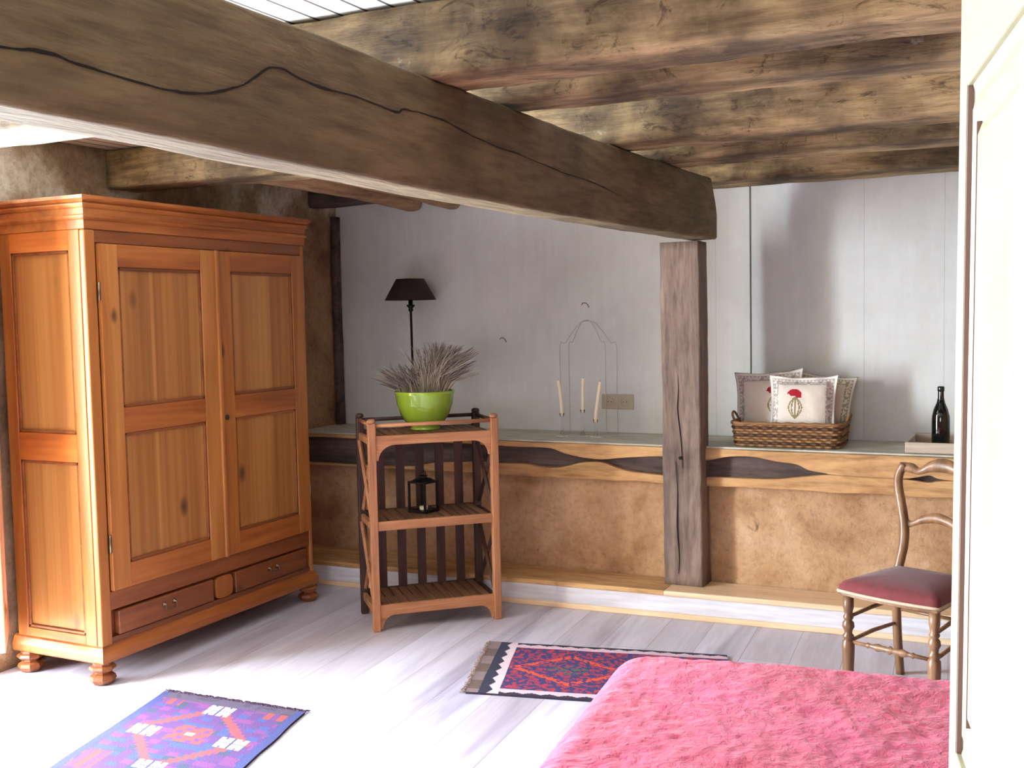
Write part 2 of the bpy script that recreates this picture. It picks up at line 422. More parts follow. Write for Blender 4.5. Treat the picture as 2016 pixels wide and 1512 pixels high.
# opened casement leaf standing into the room beside the wardrobe
hx, hy = -4.125, 3.225; ang = math.atan2(-.46, .53)
lf = bpy.data.objects.new('door_1', None); COL.objects.link(lf); lf.location = (hx, hy, .19); lf.rotation_euler = (0, 0, ang); lf['kind'] = 'structure'
bm = bmesh.new()
add_box(bm, 0, .07, -.02, .02, 0, 1.9); add_box(bm, .30, .37, -.02, .02, 0, 1.9); add_box(bm, .07, .30, -.02, .02, 0, .12); add_box(bm, .07, .30, -.02, .02, 1.82, 1.9)
obj('leaf_frame', bm, M['leaf'], lf, bevel=.004); obj('leaf_panel', box(.07, .30, -.008, .008, .12, 1.82), M['leaf'], lf)

# ------------------------------------------------------------------ step along the back wall
st = thing('step', 'low boarded step with limed riser running along the foot of the clay wall', 'step', (-1.0, 5.30, 0))
def sy(x, o=0): return -.184 + .044 * (x + 1.568) - o
xa, xb = XL + 1.005, XR + .995
bm = bmesh.new(); add_prism(bm, [(xa, sy(xa)), (xb, sy(xb)), (xb, .10), (xa, .10)], 0, .1115, 'Z')
obj('riser', bm, M['bluewhite'], st)
bm = bmesh.new(); add_prism(bm, [(xa, sy(xa, .006)), (-.70, sy(-.7, .006)), (-.70, .118), (xa, .118)], .112, .138, 'Z')
obj('tread', bm, M['sill'], st, bevel=.004)
bm = bmesh.new(); add_prism(bm, [(-.699, sy(-.7, .014)), (xb, sy(xb, .014)), (xb, .118), (-.699, .118)], .112, .139, 'Z')
tag(obj('tread', bm, M['cream'], st, bevel=.006), 'newer cream pine tread board')
bm = bmesh.new(); add_prism(bm, [(xa, sy(xa, .014)), (xb, sy(xb, .014)), (xb, sy(xb, .0005)), (xa, sy(xa, .0005))], 0, .028, 'Z')
obj('base_strip', bm, M['cream'], st, bevel=.004)

# ------------------------------------------------------------------ ledge above the clay wall
lg = thing('wall_ledge', 'pale timber ledge with hollow weathered edge above the clay wall', 'ledge', (-1.0, 5.38, .66))
def L(x): return x + 1.0
obj('ledge_board', box(L(XL), L(XR), .0, .498, .180, .19), M['ledge'], lg, bevel=.004)
obj('core', box(L(XL), L(XR), .035, .12, .0, .1795), M['hollow'], lg)
# front boards whose edges follow the hollows: (x, lower edge of top board, upper edge of bottom board)
prof = [(-4.15, .160, .0), (-3.4, .160, .005), (-3.1, .158, .04), (-2.62, .150, .055), (-2.50, .152, .045), (-2.41, .148, .040), (-2.33, .122, .050), (-2.22, .105, .078), (-2.12, .100, .085),
        (-2.02, .110, .055), (-1.92, .118, .040), (-1.80, .128, .032), (-1.70, .122, .028), (-1.55, .118, .030), (-1.42, .142, .035), (-1.30, .146, .035), (-1.18, .128, .040), (-1.08, .118, .055),
        (-1.02, .092, .062), (-.94, .080, .070), (-.88, .073, .0715), (-.60, .070, .0685), (-.52, .078, .066), (-.46, .090, .060), (-.40, .075, .068), (-.2, .072, .070), (.6, .09, .06), (2.3, .10, .06)]
sp = smooth_path([(a, b, c) for a, b, c in prof], 6)
top = bmesh.new(); n = len(sp)
def strip(bm, lo, hi, ya, yb):
    A = []
    for (x, z0), (_, z1) in zip(lo, hi):
        A.append([bm.verts.new((x, ya, z0)), bm.verts.new((x, ya, z1)), bm.verts.new((x, yb, z1)), bm.verts.new((x, yb, z0))])
    for a, b in zip(A, A[1:]):
        for i in range(4): bm.faces.new((a[i], a[(i + 1) % 4], b[(i + 1) % 4], b[i]))
    bm.faces.new(A[0][::-1]); bm.faces.new(A[-1])
wob = lambda x, s: noise.noise(Vector((x * 5, s, 0))) * .006
strip(top, [(L(p.x), p.y + wob(p.x, 1)) for p in sp], [(L(p.x), .1795 + wob(p.x * .6, 8) * .4) for p in sp], -.012, .034)
obj('edge_board', top, M['sill'], lg, bevel=.006)
bot = bmesh.new(); strip(bot, [(L(p.x), -.012 + wob(p.x, 3)) for p in sp], [(L(p.x), p.z + wob(p.x, 2)) for p in sp], -.008, .034)
obj('lower_rail', bot, M['sill'], lg, bevel=.006)

# ------------------------------------------------------------------ main beam, post, joists
def beam_z(y):
    K = [(-2, 1.915), (1.2, 1.908), (1.5, 1.902), (2.1, 1.893), (3.0, 1.883), (4.2, 1.892), (5.4, 1.920)]
    for (a, za), (b, zb) in zip(K, K[1:]):
        if y <= b: return za + (zb - za) * (y - a) / (b - a)
    return 1.92
path = [(-1.552, y, (beam_z(y) + 2.195) / 2) for y in (YF + .01, 0, 1.2, 2.1, 3.0, 4.0, 4.8, 5.41)]
def btaper(t):
    e = max(0, (t - .972) / .028); return (1, 1 - .5 * e ** 3)
bm = timber(path, .140, .302, .014, .005, 2, .05, taper=None)
for v in bm.verts:      # rounded far end
    k = max(0, v.co.y - 5.27) / .14
    if k > 0 and v.co.z > 2.0: v.co.y -= .10 * max(0, (v.co.z - 2.05) / .15) * k
mb = rebase(obj('ceiling_beam', bm, M['beam'], smooth=False, bevel=0))
tag(mb, 'huge hewn oak beam crossing the room, long wavy crack on its side', 'beam')
for p in mb.data.polygons: p.use_smooth = True
cr = [(1.0, 1.985), (1.203, 1.987), (1.281, 1.997), (1.353, 1.991), (1.455, 1.986), (1.567, 1.984), (1.664, 1.994), (1.77, 2.026), (1.828, 2.058), (1.87, 2.083), (1.922, 2.09), (1.957, 2.082), (2.07, 2.074), (2.193, 2.078), (2.374, 2.07),
      (2.424, 2.084), (2.608, 2.086), (2.754, 2.069), (2.946, 2.054), (3.087, 2.052), (3.449, 2.032), (3.633, 2.03), (3.834, 2.02), (3.997, 2.003)]
def beam_x(y, z):
    b = bpy.data  # outermost skin of the beam near (y,z)
    best = min(mb.data.vertices, key=lambda v: (v.co.y + mb.location.y - y) ** 2 + (v.co.z + mb.location.z - z) ** 2 + (0 if v.co.x > 0 else 9))
    return best.co.x + mb.location.x
bm = bmesh.new(); A = []
cs = smooth_path([(0, a, b) for a, b in cr], 5)
for i, p in enumerate(cs):
    wd = (.0030 if p.y < 2.2 else .0022 if p.y < 3.1 else .0014) * (.45 + 1.5 * abs(noise.noise(Vector((p.y * 9, 0, 0)))))
    z = p.z + .002 * noise.noise(Vector((p.y * 30, 5, 0))); x = beam_x(p.y, z)
    A.append([bm.verts.new((x - .012, p.y, z - wd)), bm.verts.new((x + .0022, p.y, z - wd)), bm.verts.new((x + .0022, p.y, z + wd)), bm.verts.new((x - .012, p.y, z + wd))])
for a, b in zip(A, A[1:]):
    for i in range(4): bm.faces.new((a[i], a[(i + 1) % 4], b[(i + 1) % 4], b[i]))
bm.faces.new(A[0][::-1]); bm.faces.new(A[-1])
for v in bm.verts: v.co -= mb.location
obj('crack', bm, M['gap'], mb)

bm = timber([(-1.635, 5.352, .139), (-1.64, 5.352, .8), (-1.636, 5.345, 1.3), (-1.640, 5.352, 1.896)], .205, .150, .012, .007, 5, .05)
po = rebase(obj('oak_post', bm, M['post'], smooth=True)); tag(po, 'grey-brown oak post standing on the step under the beam', 'post')
bm = bmesh.new()
for pts, wd in ((((-1.655, 1.30), (-1.650, 1.15), (-1.655, 1.05), (-1.64, .9), (-1.632, .75)), .003), (((-1.667, .78), (-1.660, .62), (-1.664, .45), (-1.655, .30), (-1.658, .2)), .003)):
    pp = smooth_path([(a, 0, b) for a, b in pts], 5)
    add_tube(bm, [(p.x - po.location.x, 5.2722 - po.location.y, p.z - po.location.z) for p in pp], [wd * (1 - abs(2 * i / len(pp) - 1) * .6) for i in range(len(pp))], 6)
obj('crack', bm, M['gap'], po)
obj('peg_hole', lathe([(.009, -.003), (.009, .003)], 14, M4=Matrix.Translation((-1.643 - po.location.x, 5.272 - po.location.y, .80 - po.location.z)) @ Matrix.Rotation(R(90), 4, 'X')), M['gap'], po)

def joist(x0, x1, yl, yr, wl, wr, zl, zr, seed, label, ztop=2.397, amp=.011, rad=.022, group='ceiling joists'):
    w_ = (wl + wr) / 2; h = ztop - (zl + zr) / 2
    mid = (x0 + x1) / 2
    bm = timber([(x0, yl, (zl + ztop) / 2), (mid, (yl + yr) / 2 + .01, (zl + zr) / 4 + ztop / 2 - .004), (x1, yr, (zr + ztop) / 2)], w_, h, rad, amp, seed, .05,
                taper=lambda t: ((wl + (wr - wl) * t) / w_, 1))
    for v in bm.verts: v.co.z = min(v.co.z, 2.3985)
    o = rebase(obj('ceiling_joist', bm, M['joist'], smooth=True)); return tag(o, label, 'joist', group)
joist(-4.14, 2.28, 2.62, 2.72, .26, .22, 2.185, 2.200, 11, 'widest rough joist crossing over the beam, nearest the camera')
joist(-1.66, 2.28, 3.13, 3.30, .20, .24, 2.205, 2.205, 23, 'second rough joist from the camera, starting on top of the beam')
joist(-4.14, 2.28, 4.05, 4.13, .22, .26, 2.205, 2.205, 37, 'third joist from the camera, its left end over the wardrobe')
joist(-1.66, 2.28, 4.70, 4.68, .26, .26, 2.205, 2.205, 41, 'fourth joist from the camera, dark, last before the wall plate')
bm = timber([(-1.78, 5.70, 2.305), (-1.0, 5.70, 2.308), (-.3, 5.70, 2.306), (XR - .02, 5.70, 2.305)], .33, .19, .02, .009, 55, .04)
for v in bm.verts: v.co.z = min(v.co.z, 2.3985)
tag(rebase(obj('wall_plate', bm, M['joist'], smooth=True)), 'dark wavy-edged timber plate along the top of the white back wall', 'timber')
bm = timber([(XL + .02, 5.62, 2.31), (-3.55, 5.62, 2.32)], .12, .14, .02, .006, 61, .04)
for v in bm.verts: v.co.z = min(v.co.z, 2.3985)
tag(rebase(obj('corner_lintel', bm, M['hollow'], smooth=True)), 'short dark lintel timber in the ceiling corner beside the wardrobe', 'timber')
# two sawn poles over the corner, running into the room
for (a, b, r, s, lab) in (((-3.40, 4.19, 2.268), (-3.48, 5.80, 2.250), .060, 3, 'round-ended pole under the corner ceiling, nearer the wardrobe'),
                          ((-3.10, 4.19, 2.262), (-3.20, 5.80, 2.228), .045, 8, 'shorter thin pole under the corner ceiling, nearer the main beam')):
    bm = timber([a, ((a[0] + b[0]) / 2 + .02, (a[1] + b[1]) / 2, (a[2] + b[2]) / 2 + .005), b], r * 2, r * 2, r * .8, .006, s, .04,
                taper=lambda t: ((1 - max(0, (t - .95) / .05) ** 2 * .5,) * 2))
    for v in bm.verts: v.co.z = min(v.co.z, 2.397)
    tag(rebase(obj('ceiling_pole', bm, M['pole'], smooth=True)), lab, 'pole', 'poles over the corner')
# dark upright timber in the corner between daub and white wall
bm = timber([(-4.128, 5.835, .852), (-4.128, 5.835, 1.6), (-4.125, 5.835, 2.20)], .035, .07, .012, .006, 17, .06)
tag(rebase(obj('corner_stud', bm, M['hollow'], smooth=True)), 'narrow dark timber stud in the corner left of the white wall', 'stud')

# ------------------------------------------------------------------ wardrobe
wd = thing('wardrobe', 'tall orange pine wardrobe with two panelled doors and two drawers', 'wardrobe', (-3.577, 3.27, 0))
D, W = -.515, 1.488
def framed(name_, y0, y1, z0, z1, st_, rails, x, t_, parent, mh=None, side=False, pan='panelZ'):
    """panelled frame: stiles st_, rails list of (z0,z1) ; raised mouldings; in plane x (front) or y (side)"""
    P = (lambda a0, a1, b0, b1, c0, c1: (a0, a1, b0, b1, c0, c1)) if not side else (lambda a0, a1, b0, b1, c0, c1: (b0, b1, -a1, -a0, c0, c1))
    fr = obj(name_, (lambda b: (add_box(b, *P(x - t_, x, y0, y0 + st_, z0, z1)), add_box(b, *P(x - t_, x, y1 - st_, y1, z0, z1)), b)[2])(bmesh.new()), M['pineZ'], parent, bevel=.003)
    for r0, r1 in rails:
        b = bmesh.new(); add_box(b, *P(x - t_, x - .0006, y0 + st_, y1 - st_, r0, r1))
        obj('rail', b, M['pineY'] if not side else M['pineX'], fr, bevel=.002)
    for (a, b_) in zip(rails, rails[1:]):
        zz0, zz1 = a[1], b_[0]; q = bmesh.new()
        add_box(q, *P(x - t_, x - .013, y0 + st_, y1 - st_, zz0, zz1))
        obj('panel', q, M[pan], fr)
        q = bmesh.new(); w_ = .014
        for (yy0, yy1, z_0, z_1) in ((y0 + st_, y0 + st_ + w_, zz0, zz1), (y1 - st_ - w_, y1 - st_, zz0, zz1), (y0 + st_, y1 - st_, zz0, zz0 + w_), (y0 + st_, y1 - st_, zz1 - w_, zz1)):
            add_box(q, *P(x - .013, x - .004, yy0, yy1, z_0, z_1))
        obj('moulding', q, M['drawer'], fr, bevel=.003)
    return fr
# carcass
bm = bmesh.new()
add_box(bm, D, -.03, .028, W - .001, .16, 1.94)
obj('carcass', bm, M['drawer'], wd)
for a_, b_ in ((0, .058), (W - .026, W)): obj('corner_post', box(-.032, 0, a_, b_, .16, 1.94), M['pineZ'], wd, bevel=.007)
for a_, b_ in ((1.885, 1.94), (.31, .392), (.16, .192)): obj('face_rail', box(-.03, -.004, .058, W - .026, a_, b_), M['drawer'], wd, bevel=.003)
sf = framed('side_frame', D, -.0325, .16, 1.94, .065, [(.16, .205), (.955, 1.075), (1.855, 1.94)], 0, .028, wd, side=True)
bm = bmesh.new()
# side far end plain
obj('side_panel', box(D, -.032, W, W + .012, .16, 1.94), M['pineZ'], wd)
for y0_, y1_, i in ((.062, .772, 0), (.778, 1.460, 1)):
    dr = framed('door', y0_, y1_, .395, 1.882, .100, [(.395, .500), (1.068, 1.178), (1.785, 1.882)], .016, .022, wd)
    ed_ = y0_ if i == 0 else y1_
    for z in (.60, 1.68):
        s_ = -1 if i == 0 else 1
        obj('hinge', lathe([(.0, -.04), (.006, -.038), (.006, .038), (.0, .04)], 10, c=(.012, ed_ + s_ * .006, z), close=False), M['steel'], dr, smooth=True)
dr['label'] = 'right wardrobe door with a small keyhole plate'
obj('keyhole_plate', lathe([(.013, -.002), (.013, .003)], 14, M4=Matrix.Translation((.017, .815, 1.075)) @ Matrix.Rotation(R(90), 4, 'Y')), M['dark'], dr)
obj('cover_strip', box(.006, .026, .766, .790, .392, 1.884), M['pineZ'], wd, bevel=.006)
# drawers
for y0_, y1_ in ((.095, .690), (.850, 1.425)):
    d = obj('drawer', box(-.028, .004, y0_, y1_, .196, .300), M['drawer'], wd, bevel=.004)
    yc = (y0_ + y1_) / 2
    b = bmesh.new()
    for s in (-1, 1): add_lathe(b, [(.0, 0), (.012, .001), (.010, .005), (.004, .008), (.004, .016), (0, .017)], 12, M4=Matrix.Translation((.004, yc + s * .032, .262)) @ Matrix.Rotation(R(90), 4, 'Y'), close=False)
    pts = smooth_path([(.016, yc - .032, .262), (.02, yc - .034, .245), (.02, yc - .018, .238), (.02, yc, .246), (.02, yc + .018, .238), (.02, yc + .034, .245), (.016, yc + .032, .262)], 4)
    add_tube(b, pts, .0028, 6); obj('pull', b, M['steel'], d, smooth=True)
poly = []
for k in range(24):
    a = 2 * math.pi * k / 24; poly.append((.770 + .062 * math.copysign(abs(math.cos(a)) ** .45, math.cos(a)), .247 + .054 * math.copysign(abs(math.sin(a)) ** .55, math.sin(a))))
obj('oval_block', prism(poly, -.02, .001, 'X'), M['pineZ'], wd, bevel=.003)
# base moulding and cornice (mitred frames swept round three sides)
def mould(name, prof_, mat):
    """prof_: list (out, z); swept round side(-Y), front(+X), far side"""
    bm = bmesh.new(); loops = []
    for corner in range(4):
        lp = []
        for o_, z in prof_:
            lp.append(bm.verts.new({0: (D - .02, -o_, z), 1: (o_, -o_, z), 2: (o_, W + o_, z), 3: (D - .02, W + o_, z)}[corner]))
        loops.append(lp)
    k = len(prof_)
    for a, b in zip(loops, loops[1:] + loops[:1]):
        for i in range(k - 1): bm.faces.new((a[i], b[i], b[i + 1], a[i + 1]))
    bm.faces.new([l[0] for l in loops][::-1]); bm.faces.new([l[-1] for l in loops])
    return obj(name, bm, mat, wd)
mould('base_moulding', [(-.002, .168), (.006, .160), (.010, .150), (.014, .140), (.018, .128), (.018, .102), (.014, .095), (-.01, .094)][::-1], M['pineY'])
mould('cornice', [(-.002, 1.940), (.003, 1.942), (.003, 1.978), (.010, 1.982), (.014, 1.988), (.014, 1.996), (.007, 2.001), (.007, 2.026), (.014, 2.030), (.020, 2.040), (.020, 2.046), (.013, 2.050), (.022, 2.058), (.031, 2.064), (.031, 2.078), (-.02, 2.080)], M['pineY'])
for fx in (-.028, D + .045):
    for fy in (.020, W - .02):
        obj('foot', lathe([(.030, 0), (.046, .006), (.056, .024), (.052, .038), (.034, .048), (.032, .054), (.050, .060), (.058, .070), (.052, .080), (.040, .084), (.040, .095)], 8, c=(fx, fy, 0), M4=None), M['drawer'], wd)

# ------------------------------------------------------------------ slatted rack
ra = math.atan2(.437, .462)
rk = thing('slatted_rack', 'brown wooden rack of three slatted shelves with crossed side braces', 'shelf rack', (-2.926, 4.386, 0), ra)
RW, RD = .622, .345          # post centre spacing
hw = .019
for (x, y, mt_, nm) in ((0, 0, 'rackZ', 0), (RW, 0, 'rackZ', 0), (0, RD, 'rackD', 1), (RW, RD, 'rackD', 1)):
    b = box(x - hw, x + hw, y - hw, y + hw, 0, 1.03)
    add_lathe(b, [(hw * .9, 1.03), (hw * 1.15, 1.036), (hw * 1.1, 1.046), (hw * .6, 1.052)], 14, c=(x, y, 0))
    obj('post', b, M[mt_], rk, bevel=.004)
b = bmesh.new(); add_tube(b, [(hw, 0, 1.018), (RW - hw, 0, 1.018)], .010, 10); obj('gallery_rail', b, M['rackX'], rk, smooth=True)
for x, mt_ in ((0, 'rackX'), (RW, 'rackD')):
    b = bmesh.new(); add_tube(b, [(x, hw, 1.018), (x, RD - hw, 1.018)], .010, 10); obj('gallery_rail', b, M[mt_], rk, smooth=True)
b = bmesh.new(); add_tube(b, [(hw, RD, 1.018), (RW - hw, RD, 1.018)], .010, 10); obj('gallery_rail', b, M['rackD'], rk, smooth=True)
for (z0, z1, kind_) in ((.922, .968, 'arch'), (.500, .545, 'rail'), (.078, .130, 'foot')):
    s = bpy.data.objects.new('shelf', None); s.empty_display_size = .05; COL.objects.link(s); s.parent = rk
    b = bmesh.new(); n = 12
    for i in range(n):
        c = hw + .012 + (RW - 2 * hw - .024) * (i + .5) / n
        add_box(b, c - .019, c + .019, .012, RD - .012, z1 - .012, z1 - .0005)
    obj('slats', b, M['rackY'], s, bevel=.002)
    if kind_ == 'arch':
        pl = [(hw, z1), (RW - hw, z1), (RW - hw, z0 - .075)]
        for k in range(9): a = R(90 * k / 8); pl.append((RW - hw - .018 - .07 * math.sin(a), z0 - .075 + .075 * (1 - math.cos(a))) if False else (RW - hw - .012 - .085 * (1 - math.cos(a)), z0 - .075 + .075 * math.sin(a)))
        for k in range(9): a = R(90 - 90 * k / 8); pl.append((hw + .012 + .085 * (1 - math.cos(a)), z0 - .075 + .075 * math.sin(a)))
        pl.append((hw, z0 - .075)); obj('apron', prism(pl, -.013, .009, 'Y'), M['rackX'], s, bevel=.002)
    elif kind_ == 'foot':
        pl = [(hw, z1), (RW - hw, z1), (RW - hw, .012)]
        for k in range(9): a = R(90 * k / 8); pl.append((RW - hw - .012 - .06 * (1 - math.cos(a)), .012 + (z0 - .012) * math.sin(a)))
        for k in range(9): a = R(90 - 90 * k / 8); pl.append((hw + .012 + .06 * (1 - math.cos(a)), .012 + (z0 - .012) * math.sin(a)))
        pl.append((hw, .012)); obj('apron', prism(pl, -.013, .009, 'Y'), M['rackX'], s, bevel=.002)
    else:
        obj('front_rail', box(hw, RW - hw, -.013, .009, z0, z1), M['rackX'], s, bevel=.003)
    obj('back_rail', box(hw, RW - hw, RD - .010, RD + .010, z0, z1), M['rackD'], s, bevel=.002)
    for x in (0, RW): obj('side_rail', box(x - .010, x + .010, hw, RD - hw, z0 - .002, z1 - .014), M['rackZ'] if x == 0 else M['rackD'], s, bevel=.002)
for (z0, z1) in ((.545, .922), (.130, .500)):
    for x in (0, RW):
        for k, s in enumerate((1, -1)):
            b = bmesh.new(); ya, yb = (hw, RD - hw) if s == 1 else (RD - hw, hw)
            add_tube(b, [(x + (k - .5) * .011, ya, z0 + .01), (x + (k - .5) * .011, yb, z1 - .01)], .011, 4, squash=(1, .5) if False else None)
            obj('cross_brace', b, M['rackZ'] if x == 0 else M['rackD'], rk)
    for i in range(5):
        c = .10 + (RW - .20) * i / 4
        obj('back_slat', box(c - .023, c + .023, RD - .003, RD + .008, z0 - .01, z1 + .01), M['rackD'], rk, bevel=.002)

def rackpt(u, v, z):
    p = Matrix.Rotation(ra, 3, 'Z') @ Vector((u, v, 0)); return (rk.location.x + p.x, rk.location.y + p.y, z)

# green bowl with dried plant
pb = thing('dried_plant', 'dry grey lavender-like plant in a lime green bowl on the rack', 'potted plant', rackpt(.318, .215, .968))
prof = [(.0, .0), (.076, 0), (.080, .006), (.072, .014), (.098, .036), (.126, .080), (.143, .130), (.150, .180), (.156, .196), (.152, .199), (.144, .192), (.138, .14), (.12, .09), (.08, .04), (0, .03)]
obj('bowl', lathe(prof, 48, close=False), M['green'], pb, smooth=True)
obj('soil', lathe([(0, .15), (.08, .168), (.138, .158), (.13, .12), (0, .11)], 30, close=False), M['soil'], pb, smooth=True)
random.seed(21)
for nm, mat_, cnt, sel in (('dried_stems', 'stem', 560, 0), ('dried_flowers', 'stem2', 330, 1)):
    bm = bmesh.new()
    for i in range(cnt):
        right = random.random() < .68
        bx_, by_ = (random.uniform(-.01, .09), random.uniform(-.07, .07)) if right else (random.uniform(-.11, .0), random.uniform(-.07, .07))
        az = random.uniform(0, 2 * math.pi)
        if right: lean = Vector((min(.20, random.gauss(.075, .08)), random.gauss(0, .06), 0)); h = random.uniform(.15, .32)
        else: lean = Vector((max(-.17, random.gauss(-.09, .055)), random.gauss(0, .06), 0)); h = random.uniform(.08, .20)
        cr_ = Matrix.Rotation(AZ * 1.0, 3, 'Z')
        base = cr_ @ Vector((bx_, by_, 0)); lean = cr_ @ lean
        p0 = base + Vector((0, 0, .155)); p1 = p0 + lean * .35 + Vector((0, 0, h * .55)); p2 = p0 + lean + Vector((0, 0, h * (1 - .25 * lean.length / .3)))
        r = random.uniform(.0010, .0016)
        if sel == 0: add_tube(bm, [p0, p1, p2], [r * 1.4, r, r * .5], 4)
        else:
            q = p1.lerp(p2, .1); add_tube(bm, [q, p1.lerp(p2, .35), p1.lerp(p2, .75), p2], [.0012, .0028, .0024, .001], 5)
    tag(obj(nm, bm, M[mat_], pb), None, kind='stuff')

# lantern on the middle shelf
ln = thing('candle_lantern', 'small black glazed lantern on the middle shelf of the rack', 'lantern', rackpt(.292, .185, .545), ra + R(38))
ln.scale = (1.1, 1.1, 1.0)
b = bmesh.new(); s_ = .052
add_box(b, -s_, s_, -s_, s_, 0, .012); add_box(b, -s_, s_, -s_, s_, .150, .160)
for x in (-1, 1):
    for y in (-1, 1): add_box(b, x * s_ - .005 * x - .005, x * s_ - .005 * x + .005, y * s_ - .005 * y - .005, y * s_ - .005 * y + .005, .012, .150)
obj('frame', b, M['iron'], ln, bevel=.0015)
obj('roof', lathe([(.056, .160), (.040, .170), (.018, .176), (.018, .184), (.024, .186), (.012, .190)], 20), M['iron'], ln)
b = bmesh.new(); add_tube(b, smooth_path([(-.016, 0, .186), (-.018, 0, .200), (0, 0, .212), (.018, 0, .200), (.016, 0, .186)], 4), .002, 6); obj('ring', b, M['iron'], ln)
for i in range(4):
    Mx = Matrix.Rotation(R(90 * i), 4, 'Z'); b = bmesh.new(); add_box(b, -s_ + .010, s_ - .010, -s_ + .004, -s_ + .006, .012, .150, 0, Mx); obj('glass_pane', b, M['glass'], ln)
obj('tealight', lathe([(.0, .012), (.019, .012), (.019, .028), (0, .028)], 20, close=False), M['wax'], ln)

# ------------------------------------------------------------------ lamp on the ledge
lp = thing('table_lamp', 'tall black iron lamp with dark tapered shade against the white wall', 'lamp', (-3.462, 5.66, .851))
obj('base', lathe([(0, 0), (.085, 0), (.088, .006), (.060, .020), (.026, .034), (.012, .052), (0, .054)], 32, close=False), M['iron'], lp, smooth=True)
b = bmesh.new(); add_tube(b, [(0, 0, .05), (.004, 0, .3), (.0, 0, .735)], .0085, 6)
for k in range(60):
    pass
o = obj('pole', b, M['iron'], lp)
obj('candle_cup', lathe([(.009, .725), (.016, .735), (.012, .745), (.026, .762), (.024, .768), (.013, .764), (.013, .815), (0, .816)], 20, close=False), M['iron'], lp, smooth=True)
obj('shade', lathe([(.158, .796), (.086, .925), (.083, .925), (.155, .796)], 40, close=False), M['shade'], lp, smooth=True)
b = lathe([(.0, .90), (.009, .90), (.006, .928), (0, .930)], 12, close=False)
for i in range(3):
    a = R(120 * i); add_tube(b, [(0, 0, .905), (.085 * math.cos(a), .085 * math.sin(a), .920)], .0018, 5)
obj('spider', b, M['iron'], lp)

# ------------------------------------------------------------------ wire arch, candles, socket, hooks
wa = thing('wire_arch_stand', 'thin wire stand of nested arches against the white wall', 'wire stand', (-2.335, 5.74, .851))
def arch(w_, h, y, flat):
    p = [(-w_, y, 0), (-w_, y, .25), (-w_, y, h * .78), (-w_ * .80, y, h * .81), (-w_ * .55, y, h * .90), (-w_ * .25, y, h * .985), (0, y, h), (w_ * .25, y, h * .985), (w_ * .55, y, h * .90), (w_ * .80, y, h * .81), (w_, y, h * .78), (w_, y, .25), (w_, y, 0)]
    return smooth_path(p, 6)
b = bmesh.new(); add_tube(b, arch(.175, .650, .010, 0), .0020, 6); obj('outer_arch', b, M['wire'], wa)
b = bmesh.new(); add_tube(b, arch(.112, .655, -.006, 0), .0020, 6); obj('inner_arch', b, M['wire'], wa)
b = bmesh.new()
add_tube(b, [(-.175, .010, .003), (-.112, -.006, .003), (.112, -.006, .003), (.175, .010, .003)], .002, 6)
obj('foot_wire', b, M['wire'], wa)
obj('top_link', tube([(0, .010, .650), (0, -.006, .655)], .002, 6), M['wire'], wa)
for x, y, hs, tilt, top_, lab in ((-2.440, 5.60, .13, -.020, .335, 'leftmost'), (-2.325, 5.63, .15, .006, .345, 'middle'), (-2.235, 5.60, .10, .030, .33, 'rightmost')):
    g = obj('glass_candlestick', lathe([(0, 0), (.032, 0), (.033, .004), (.012, .012), (.007, .03), (.010, .045), (.006, .06), (.0065, hs - .035), (.013, hs - .022), (.014, hs), (.0105, hs), (.0105, hs - .018), (0, hs - .018)], 24, close=False), M['glass'], smooth=True)
    g.location = (x, y, .851); tag(g, f'clear glass candlestick on the ledge, {lab} of the three', 'candlestick', 'glass candlesticks on the ledge')
    b = bmesh.new(); add_tube(b, smooth_path([(0, 0, 0), (tilt * .1, 0, .05), (tilt * .45, 0, .12), (tilt, 0, top_ - hs)], 4), [.010] * 12 + [.008], 12)
    n_ = len(b.verts)
    c = obj('taper_candle', b, M['wax'], smooth=True); c.location = (x, y, .851 + hs - .0175)
    tag(c, {'leftmost': 'cream taper candle bending left, leftmost of the three', 'middle': 'upright cream taper candle, middle of the three', 'rightmost': 'cream taper candle leaning right, rightmost of the three'}[lab], 'candle', 'taper candles on the ledge')
    k = obj('wick', tube([(0, 0, 0), (.001, 0, .008)], .0009, 5), M['dark'], c); k.location = (tilt, 0, top_ - hs)
sk = thing('wall_socket', 'taupe double wall socket plate right of the candles', 'socket', (-2.205, YB - .001, 1.028))
obj('plate', box(-.098, .098, -.009, 0, -.043, .043), M['socket'], sk, bevel=.003)
for x in (-.047, .047):
    i_ = obj('outlet', lathe([(.026, .0), (.026, -.003), (.022, -.004), (.021, .001)], 24, M4=Matrix.Translation((x, -.0085, 0)) @ Matrix.Rotation(R(-90), 4, 'X'), close=True), M['socket'], sk)
    h_ = bmesh.new()
    for dx in (-.0095, .0095): add_lathe(h_, [(.0028, 0), (.0028, .003)], 8, M4=Matrix.Translation((x + dx, -.0095, 0)) @ Matrix.Rotation(R(90), 4, 'X'))
    obj('hole', h_, M['dark'], i_)
for x, z, lab in ((-2.936, 1.400, 'small wire hook on the white wall above the rack'), (-2.393, 1.600, 'small wire hook on the white wall above the wire stand')):
    b = bmesh.new(); add_tube(b, smooth_path([(-.03, .006, -.004), (-.015, -.006, .006), (.005, -.008, .003), (.018, -.008, -.012), (.020, -.008, -.022)], 5), .0018, 6)
    o = obj('wall_hook', b, M['iron']); o.location = (x, YB - .008, z); tag(o, lab, 'hook', 'wall hooks')

